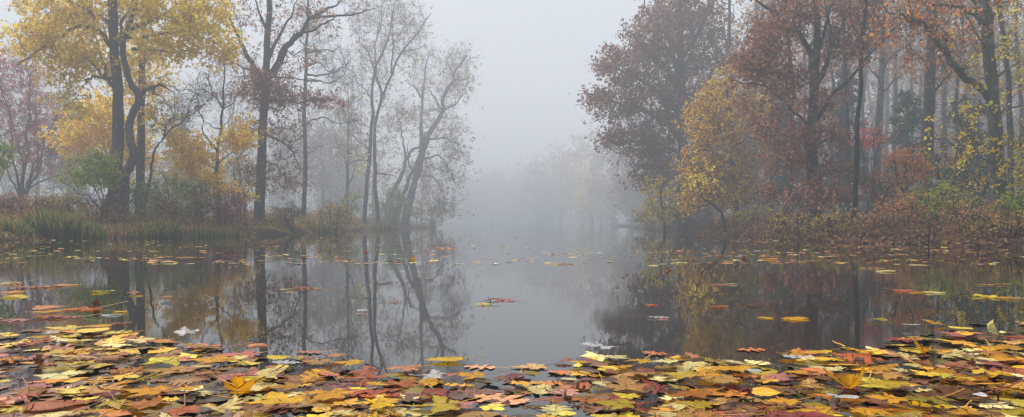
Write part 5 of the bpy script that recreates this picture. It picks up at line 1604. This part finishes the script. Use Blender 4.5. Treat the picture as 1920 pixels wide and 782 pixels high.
for (px, py, wp, shp, colr, yaw, lab, ref, opt) in LM:
    if colr in ("white", "cream") and "z" in opt:
        opt["z"] += 0.008
    put_leaf(px, py, wp, shp, colr, yaw + rgl.uniform(-12, 12), lab, ref=ref, **opt)

# leaves out on the open water (x, y, width, shape, colour, label)
MID = [
    (489, 648, 44, "maple", "peach", "orange maple leaf floating alone off the left drift, below the rusty oak's reflection"), (740, 566, 24, "oak", "rust", "small rust leaf alone among the leaning tree's reflected branches"),
    (538, 545, 30, "ovate", "cream", "pale cream leaf just left of the twig bearing rust leaf"), (574, 541, 40, "oak", "rust", "rust leaf bearing a dark twig on the slim bare tree's reflection"),
    (600, 542, 26, "maple", "peach", "peach leaf touching the right end of the twig bearing rust leaf"), (682, 585, 26, "lobed", "white", "small whitish lobed leaf in the twin stems' reflection"),
    (676, 590, 22, "oak", "pink", "pinkish leaf under the small whitish lobed one"), (903, 572, 34, "maple", "lemon", "pale yellow leaf beside the forked black twig in the sky's reflection"),
    (922, 564, 30, "oak", "rust", "rust leaf under the forked black twig in the sky's reflection"), (950, 564, 44, "oak", "pink", "rose pink oak leaf right of the forked black twig"),
    (1230, 597, 42, "lobed", "white", "slim white lobed leaf alone on the plum oak's reflection"), (1243, 602, 24, "oak", "pink", "small pinkish leaf touching the slim white lobed one"),
    (1226, 573, 28, "maple", "orange", "flat orange leaf alone on the plum oak's reflection"), (1350, 576, 40, "oak", "orange", "orange oak leaf floating on the golden maple's reflection"),
    (1416, 574, 34, "maple", "brown", "crumpled brown leaf right of the orange oak leaf on the golden reflection"), (1438, 597, 32, "ovate", "yellow", "clear yellow oval leaf alone on the golden maple's reflection"),
    (1497, 599, 62, "maple", "golden", "big gold brown maple leaf floating alone on the red oak's reflection"), (1650, 603, 32, "ovate", "olive", "olive yellow leaf with raised stalk alone before the far right drift"),
    (1345, 535, 38, "oak", "pink", "pinkish oak leaf, left end of the trio on the golden reflection"), (1372, 534, 26, "ovate", "cream", "cream leaf in the middle of the trio on the golden reflection"),
    (1252, 508, 26, "maple", "red", "dark red leaf standing crisp on the water left of the golden reflection"), (776, 486, 15, "maple", "golden", "small gold leaf standing upright on the water by the leaning tree's reflection"),
    (190, 548, 42, "ovate", "lemon", "pale yellow leaf off the left edge clusters, on the tall trunk's reflection"), (252, 551, 30, "maple", "orange", "orange leaf on the S shaped trunk's reflection"),
    (258, 556, 28, "maple", "olive", "olive leaf just under the orange one on the S shaped trunk's reflection"), (310, 558, 26, "maple", "peach", "peach leaf right of the S shaped trunk's reflection"),
    (45, 540, 60, "oak", "rust", "rust oak leaf in the middle of the far left edge cluster"), (85, 538, 54, "maple", "peach", "peach maple leaf right in the far left edge cluster"),
    (125, 536, 44, "ovate", "tan", "tan leaf at the right end of the far left edge cluster"), (15, 533, 44, "maple", "tan", "tan maple leaf at the left edge, far cluster"), (28, 557, 60, "ovate", "lemon", "long pale yellow leaf below the far left edge cluster"),
    (20, 549, 50, "maple", "golden", "gold maple leaf at the left edge under the rust oak leaf"), (100, 579, 66, "maple", "peach", "peach maple leaf left in the nearer left cluster"), (150, 580, 80, "maple", "orange", "big orange maple leaf in the nearer left cluster with a dark tip raised"),
    (180, 578, 34, "maple", "brown", "dark brown leaf tip raised on the big orange maple leaf"), (80, 588, 60, "maple", "golden", "gold maple leaf low in the nearer left cluster"), (207, 592, 36, "ovate", "white", "white oval leaf right of the nearer left cluster"),
    (222, 586, 30, "maple", "yellow", "yellow leaf touching the white oval leaf"), (90, 596, 60, "oak", "rust", "rust oak leaf under the nearer left cluster"), (130, 595, 54, "oak", "pink", "pink brown oak leaf at the lower right of the nearer left cluster"),
    (25, 602, 60, "oak", "pink", "dusty pink oak leaf at the left edge under the nearer cluster"), (185, 615, 52, "ovate", "golden", "slim gold leaf between the nearer left cluster and the drift"), (225, 607, 34, "oak", "red", "reddish oak leaf right of the slim gold leaf"),
    (105, 622, 48, "maple", "golden", "gold maple leaf heading the left drift"), (1700, 547, 50, "maple", "rust", "rust maple leaf at the left of the raft on the dark right water"), (1725, 549, 44, "oak", "golden", "gold brown leaf in the middle of the raft on the dark right water"),
    (1752, 550, 44, "ovate", "cream", "pale leaf at the right end of the raft on the dark right water"), (1840, 557, 50, "maple", "lemon", "pale yellow leaf at the left of the raft by the right edge"), (1875, 558, 54, "maple", "golden", "gold maple leaf in the raft by the right edge"),
    (1905, 561, 44, "oak", "tan", "tan oak leaf touching the right edge in the raft"), (1880, 535, 30, "oak", "peach", "peach leaf above the raft by the right edge"), (1062, 496, 30, "oak", "rust", "rust leaf in the small raft right of the sky's reflection"),
    (1035, 495, 34, "ovate", "cream", "pale leaf at the left of the small raft right of the sky's reflection"), (318, 493, 36, "ovate", "cream", "pale leaf on the green shrubs' reflection"), (345, 483, 38, "oak", "peach", "peach leaf farther out on the green shrubs' reflection"),
    (264, 488, 12, "maple", "brown", "small dark leaf standing up left of the pale leaf on the shrubs' reflection"), (278, 487, 24, "oak", "peach", "peach leaf right of the small dark standing leaf"), (65, 469, 28, "maple", "orange", "orange leaf standing up below the widest reeds"),
    (1395, 486, 34, "maple", "brown", "brown crinkled leaf at the left of the line on the golden reflection"), (1440, 487, 32, "maple", "golden", "gold leaf at the right of the line on the golden reflection"), (685, 474, 14, "maple", "orange", "tiny orange leaf standing up by the twin stems' reflection"),
    (745, 461, 34, "oak", "red", "dark red leaf on top of the far raft by the leaning tree"), (805, 466, 14, "maple", "orange", "tiny orange leaf standing at the left of the far line in the mist"), (840, 466, 40, "oak", "peach", "peach leaf in the far line in the mist"),
    (1632, 504, 40, "oak", "tan", "tan leaf at the left of the flat pair on the dark right water"), (1660, 510, 44, "ovate", "cream", "long pale leaf of the flat pair on the dark right water"),
    (1720, 497, 36, "ovate", "cream", "pale flat leaf left of the dead stem's foot"), (1850, 535, 36, "oak", "tan", "tan leaf left of the peach leaf above the right edge raft"),
]
UPRIGHT = {(776, 486), (264, 488), (685, 474), (805, 466), (65, 469), (180, 578), (1252, 508), (1395, 486)}
crumple = [special_mesh("maple", roll=2.2, curl=0.14) for _ in range(3)]
for i, (px, py, wp, shp, colr, lab) in enumerate(MID):
    if (px, py) in UPRIGHT:
        put_leaf(px, py, wp, shp, colr, rgl.uniform(0, 360), lab, group=GMID, me=crumple[i % 3], tilt=(rgl.uniform(20, 40), rgl.uniform(-12, 12)), z=0.004 + wp * 0.0003, stem=False, wm=min(0.075, wp / FPX * FPX * CAMH / (py - HZ)))
    else:
        put_leaf(px, py, wp, shp, colr, 90 * (1 if i % 2 else -1) + rgl.uniform(-30, 30), lab, group=GMID, z=0.003 + 0.003 * (i % 3), stem=wp > 40, zs=0.45)

# the drift itself: fill between the landmark leaves
EX = [0, 150, 300, 400, 480, 560, 640, 700, 760, 830, 900, 960, 1040, 1100, 1160, 1250, 1400, 1480, 1600, 1650, 1700, 1750, 1920]
EY = [620, 618, 634, 650, 664, 668, 688, 700, 694, 694, 712, 708, 684, 668, 674, 676, 670, 658, 660, 645, 628, 610, 606]
SPK = ["maple"] * 9 + ["oak"] * 4 + ["lobed"] * 3 + ["ovate"] * 4 + ["round"] * 2
UPC = ["yellow"] * 7 + ["golden"] * 6 + ["amber"] * 3 + ["orange"] * 2 + ["rust"] * 1 + ["lemon"] * 6 + ["cream"] * 7 + ["tan"] * 2 + ["olive"] * 4 + ["peach"] * 1 + ["red"] * 2 + ["maroon"] * 1 + ["pink"] * 1
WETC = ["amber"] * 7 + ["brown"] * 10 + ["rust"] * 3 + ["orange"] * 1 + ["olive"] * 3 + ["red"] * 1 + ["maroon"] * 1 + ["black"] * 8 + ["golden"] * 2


def density(px, py):
    """How full the drift is at a photo position (0..1)."""
    e = np.interp(px, EX, EY)
    inn = np.clip((py - e) / 22.0, 0, 1)
    gap = 1 - 0.70 * np.exp(-((px - 955) / 85.0) ** 2) * (1 - 0.45 * np.clip((py - 735) / 40.0, 0, 1))
    gap2 = 1 - 0.35 * np.exp(-((px - 1090) / 60.0) ** 2)
    return np.where(py > e, (0.35 + 0.65 * inn) * gap * gap2, 0)


def sample_bed(n, d0, d1):
    out = []
    while len(out) < n:
        d = rgl.uniform(d0, d1)
        x = rgl.uniform(-1.05, 1.05) * d * 0.72
        px, py = 960 + x / d * FPX, HZ + CAMH / d * FPX
        if rgl.random() < density(min(max(px, 0), 1919), py) * (1 if rgl.random() < 0.95 else 0.8):
            out.append((px, py))
    return out


taken = [(l["px"], l["py"], l["w"]) for l in ALL_LEAVES if l["group"] == GBED]
N_IND = 300
cand = []
for (px, py) in sample_bed(680, 1.5, 3.2):
    near = any(abs(px - a) < w * 0.40 and abs(py - b) < w * 0.13 for a, b, w in taken)
    if near:
        continue
    d = FPX * CAMH / (py - HZ)
    wm = rgl.choice([rgl.uniform(0.04, 0.07), rgl.uniform(0.07, 0.11), rgl.uniform(0.1, 0.145)], p=[0.25, 0.45, 0.30])
    cand.append((px, py, wm / d * FPX, wm))
    taken.append((px, py, wm / d * FPX * 0.62))
vis = [c for c in cand if -20 < c[0] < 1940 and c[1] < 800]
oth = [c for c in cand if not (-20 < c[0] < 1940 and c[1] < 800)]
vis.sort(key=lambda c: -c[2])
n_need = max(0, N_IND - len(ALL_LEAVES))
for (px, py, wp, wm) in vis[:n_need]:
    wet = rgl.random() < 0.22
    shp = SPK[int(rgl.integers(0, len(SPK)))]
    colr = (WETC if wet else UPC)[int(rgl.integers(0, len(WETC if wet else UPC)))]
    if colr == "black":
        colr = "brown"
    if shp in ("oak", "lobed") and colr in ("yellow", "lemon", "olive"):
        colr = "rust" if shp == "oak" else "tan"
    if shp == "round":
        wp, wm = wp * 0.55, wm * 0.55
    put_leaf(px, py, wp, shp, colr, rgl.uniform(0, 360), None, wet=wet, wm=wm, tilt=(0, 0) if wet else (rgl.normal(0, 2.5), rgl.normal(0, 3.0)), zs=rgl.uniform(0.6, 1.15))

# labels of the drift's other leaves: what they lie beside
refs = [l for l in ALL_LEAVES if l["ref"]]
used = {l["label"] for l in ALL_LEAVES if l["label"]}
COLW = {"amber": "amber brown", "golden": "golden", "lemon": "lemon yellow", "olive": "olive", "tan": "tan", "peach": "peach", "brown": "dark brown"}


def rel_word(dx, dy):
    if abs(dx) > abs(dy) * 1.6:
        return "right of" if dx > 0 else "left of"
    return "below" if dy > 0 else "above"


SIZEW = [(78, "large"), (0, "")]
pend = [l for l in ALL_LEAVES if not l["label"]]
for l in pend:
    l["dist"] = sorted([(math.hypot(l["px"] - r["px"], (l["py"] - r["py"]) * 3.0), i) for i, r in enumerate(refs)])
pend.sort(key=lambda l: l["dist"][0][0])
ws = np.array([l["w"] for l in pend]) if pend else np.array([1.0])
big, small = np.percentile(ws, 70), np.percentile(ws, 30)
for l in pend:
    look = (("wet sunken " if l["wet"] else "") + COLW.get(l["col"], l["col"]) + " " + SPWORD[l["shp"]].replace("small ", ""))
    sz = "large " if l["w"] > big else "small " if l["w"] < small else ""
    done = False
    for dist, i in l["dist"][:10]:
        r = refs[i]
        rel = rel_word(l["px"] - r["px"], (l["py"] - r["py"]) * 3.0)
        for pre in ("just " if dist < 90 else "",):
            for cand_l in (f"{look} {pre}{rel} {r['ref']}", f"{sz}{look} {pre}{rel} {r['ref']}"):
                if cand_l not in used and 4 <= len(cand_l.split()) <= 16:
                    l["label"] = cand_l
                    done = True
                    break
            if done:
                break
        if done:
            break
    if not done:
        l["label"] = f"{look} between {refs[l['dist'][0][1]]['ref']} and {refs[l['dist'][1][1]]['ref']}"
    used.add(l["label"])
    l["o"]["label"] = l["label"]

# everything else that floats: under layer of the drift, specks far out, as one object
SV, SF, SCC, SU, sn = [], [], [], [], 0
proto = [blade_arrays(s, rgl, 0.012 if i % 2 else 0.05, rows=2) for i, s in enumerate(["maple", "maple", "oak", "maple", "ovate", "lobed", "maple", "oak", "maple", "round"])]


def stuff_leaf(x, y, z, size, col, flat=True, dim=1.0, zk=1.0):
    global sn
    v, f, uv = proto[int(rgl.integers(0, len(proto)))]
    a = rgl.uniform(0, 2 * math.pi)
    m = np.array([[math.cos(a), -math.sin(a), 0], [math.sin(a), math.cos(a), 0], [0, 0, 1.0]])
    tx, ty = rgl.normal(0, 0.04 * zk, 2) if flat else rgl.normal(0, 0.05, 2)
    q = (v * size * np.array([1, 1, zk])) @ m.T
    q[:, 2] += q[:, 0] * tx + q[:, 1] * ty
    lo = q[:, 2].min()
    q[:, 2] += z - min(lo + z, 0.0) * 0.6
    q += np.array([x, y, 0])
    SV.append(q)
    SF.append(f + sn)
    SU.append(uv)
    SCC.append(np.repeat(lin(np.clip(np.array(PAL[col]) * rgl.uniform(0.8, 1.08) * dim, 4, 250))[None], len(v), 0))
    sn += len(v)


for (px, py, wp, wm) in vis[n_need:] + oth:
    p = water_pt(px, py)
    stuff_leaf(p[0], p[1], rgl.uniform(0.003, 0.015), wm, UPC[int(rgl.integers(0, len(UPC)))], False)
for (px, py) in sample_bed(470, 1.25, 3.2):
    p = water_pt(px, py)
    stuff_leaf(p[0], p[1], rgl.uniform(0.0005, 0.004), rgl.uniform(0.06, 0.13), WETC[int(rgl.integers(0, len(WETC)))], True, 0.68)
# specks out on the pond: denser toward the banks, strung in drifting lines
SPC = ["peach"] * 4 + ["tan"] * 4 + ["cream"] * 4 + ["golden"] * 3 + ["rust"] * 3 + ["orange"] * 3 + ["lemon"] * 2 + ["pink"] * 2 + ["white"]
lines = 0
while lines < 190:
    py = HZ + 10 + 70 * rgl.uniform(0, 1) ** 1.35
    px = rgl.uniform(-60, 1980)
    side = (1 if px > 1230 else 0.55 if px < 900 else 0.30) * (1.0 if py < 500 else 0.35)
    if rgl.random() > side:
        continue
    p = water_pt(px, py)
    if shore(np.array([p[0]]), np.array([p[1]]))[0] > -0.15:
        continue
    lines += 1
    for _ in range(int(rgl.integers(1, 8))):
        q = p + np.array([rgl.normal(0, 0.28 + 0.012 * p[1]), rgl.normal(0, 0.10 + 0.008 * p[1]), 0])
        if shore(np.array([q[0]]), np.array([q[1]]))[0] > -0.05:
            continue
        stuff_leaf(q[0], q[1], rgl.uniform(0.001, 0.004), rgl.uniform(0.06, 0.12), SPC[int(rgl.integers(0, len(SPC)))], True, 1.12, 0.55)
me = mesh_np("floating_leaves", np.concatenate(SV), np.concatenate(SF), cols=np.concatenate(SCC), uvs=np.concatenate(SU), mat=M_STUFF)
tag(mesh_obj("floating_leaves", me), "sodden leaves packed beneath the drift and specks of leaf far out on the pond", None, None, "stuff")

# duckweed grains and crumbs among the leaves
nd = 900
pts = np.array([water_pt(a_, b_) for a_, b_ in sample_bed(nd, 1.35, 3.3)])
pts[:, :2] += rgl.normal(0, 0.02, (nd, 2))
pts[:, 2] = rgl.choice([0.002, 0.004, 0.012, 0.022], nd)
dcol = np.array([lin(c) for c in [(150, 176, 40), (172, 190, 60), (120, 150, 40), (90, 60, 30), (60, 40, 24)]])
v, f, c = leaf_quads(pts, rgl.uniform(0.003, 0.008, nd), dcol[rgl.integers(0, 5, nd)], rgl, 0.0, 0.9, 0.95)
tag(mesh_obj("duckweed", mesh_np("duckweed", v, f, cols=c, mat=M_LEAF, smooth=False)), "grains of green duckweed and brown crumbs among the floating leaves", None, None, "stuff")

# twigs lying on the leaves
def twig(label, pts, r, seed, forks=()):
    t = Tree("twig", label, "twig", np.array(pts[0], float), None, (26, 20, 18), seed=seed)
    t.limb(pts, r, r * 0.5, "stem", r, sides=5, per=4)
    for f in forks:
        t.limb(f, r * 0.8, r * 0.4, "fork", r * 0.5, sides=4, per=4)
    t.build()


p = water_pt(922, 567)
twig("forked black twig standing on leaves in the sky's reflection", [p + np.array([0.0, 0, -0.01]), p + np.array([-0.012, 0, 0.015]), p + np.array([-0.02, 0, 0.034])], 0.0022, 301,
     [[p + np.array([-0.012, 0, 0.015]), p + np.array([0.012, 0, 0.021]), p + np.array([0.04, 0.0, 0.017])], [p + np.array([-0.006, 0, 0.008]), p + np.array([-0.04, 0, 0.008]), p + np.array([-0.06, 0, 0.003])]])
p = water_pt(563, 541)
twig("small dark twig on the rust leaf in the slim bare tree's reflection", [p + np.array([-0.01, 0, -0.005]), p + np.array([0.0, 0, 0.02]), p + np.array([-0.012, 0, 0.038])], 0.0025, 302,
     [[p + np.array([0.0, 0, 0.02]), p + np.array([0.03, 0, 0.026]), p + np.array([0.05, 0, 0.018])]])
p = water_pt(1580, 664)
twig("thin dark twig slanting out over the salmon oak leaf", [p + np.array([0.04, 0, 0.012]), p + np.array([-0.01, 0, 0.02]), p + np.array([-0.03, 0, 0.035])], 0.0022, 303, [[p + np.array([0.0, 0, 0.016]), p + np.array([-0.02, -0.01, 0.006]), p + np.array([-0.035, -0.02, 0.0])]])
p = water_pt(697, 690)
twig("short dark twig afloat right of the yellow leaf with the dark stalk", [p + np.array([-0.02, 0, 0.012]), p + np.array([0.0, 0, 0.006]), p + np.array([0.022, 0, 0.0])], 0.002, 304)
p = water_pt(1868, 757)
twig("short black stub of twig standing in the right bottom drift", [p + np.array([0.004, 0, -0.01]), p + np.array([0.0, 0, 0.02]), p + np.array([-0.004, 0, 0.036])], 0.0028, 305)


# ------------------------------------------------------------------ fog, sky, sun, camera
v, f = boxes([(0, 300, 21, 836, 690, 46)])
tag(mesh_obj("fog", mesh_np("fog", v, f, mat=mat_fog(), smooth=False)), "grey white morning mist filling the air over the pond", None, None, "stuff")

w = bpy.data.worlds.new("World")
SC.world = w
w.use_nodes = True
nt = w.node_tree
nt.nodes.clear()
sky = nt.nodes.new("ShaderNodeTexSky")
sky.sky_type = "NISHITA"
sky.sun_disc = False
SUN_EL, SUN_AZ = R(52), R(-50)            # azimuth measured from the view direction, negative to the left
sky.sun_elevation = SUN_EL
sky.sun_rotation = SUN_AZ
sky.air_density = 0.7
sky.dust_density = 6.0
sky.ozone_density = 1.0
bg = nt.nodes.new("ShaderNodeBackground")
bg.inputs["Strength"].default_value = SKY_STRENGTH
wo = nt.nodes.new("ShaderNodeOutputWorld")
nt.links.new(sky.outputs[0], bg.inputs[0])
nt.links.new(bg.outputs[0], wo.inputs[0])

sd = bpy.data.lights.new("sun", "SUN")
sd.energy = SUN_STRENGTH
sd.angle = R(25)
sd.color = (1.0, 0.975, 0.94)
so = bpy.data.objects.new("sun", sd)
sdir = Vector((math.sin(SUN_AZ) * math.cos(SUN_EL), math.cos(SUN_AZ) * math.cos(SUN_EL), math.sin(SUN_EL)))
so.rotation_euler = sdir.to_track_quat("Z", "Y").to_euler()
so.location = (-20, 10, 40)
link(so)

cam = bpy.data.cameras.new("camera")
cam.sensor_width = 36
cam.lens = 36 * FPX / 1920
cam.shift_y = (HZ - 391) / 1920
cam.clip_start = 0.02
cam.clip_end = 2000
co = bpy.data.objects.new("camera", cam)
co.location = (0, 0, CAMH)
co.rotation_euler = (R(90), 0, 0)
link(co)
SC.camera = co

SC.view_settings.view_transform = "Standard"
SC.view_settings.look = "None"
SC.view_settings.exposure = 0
cy = SC.cycles
cy.max_bounces = 6
cy.diffuse_bounces = 4
cy.glossy_bounces = 3
cy.transmission_bounces = 3
cy.volume_bounces = 0
cy.transparent_max_bounces = 6
cy.sample_clamp_indirect = 6
cy.use_denoising = True
try:
    cy.denoiser = "OPENIMAGEDENOISE"
    cy.denoising_input_passes = "RGB_ALBEDO_NORMAL"
except Exception:
    pass
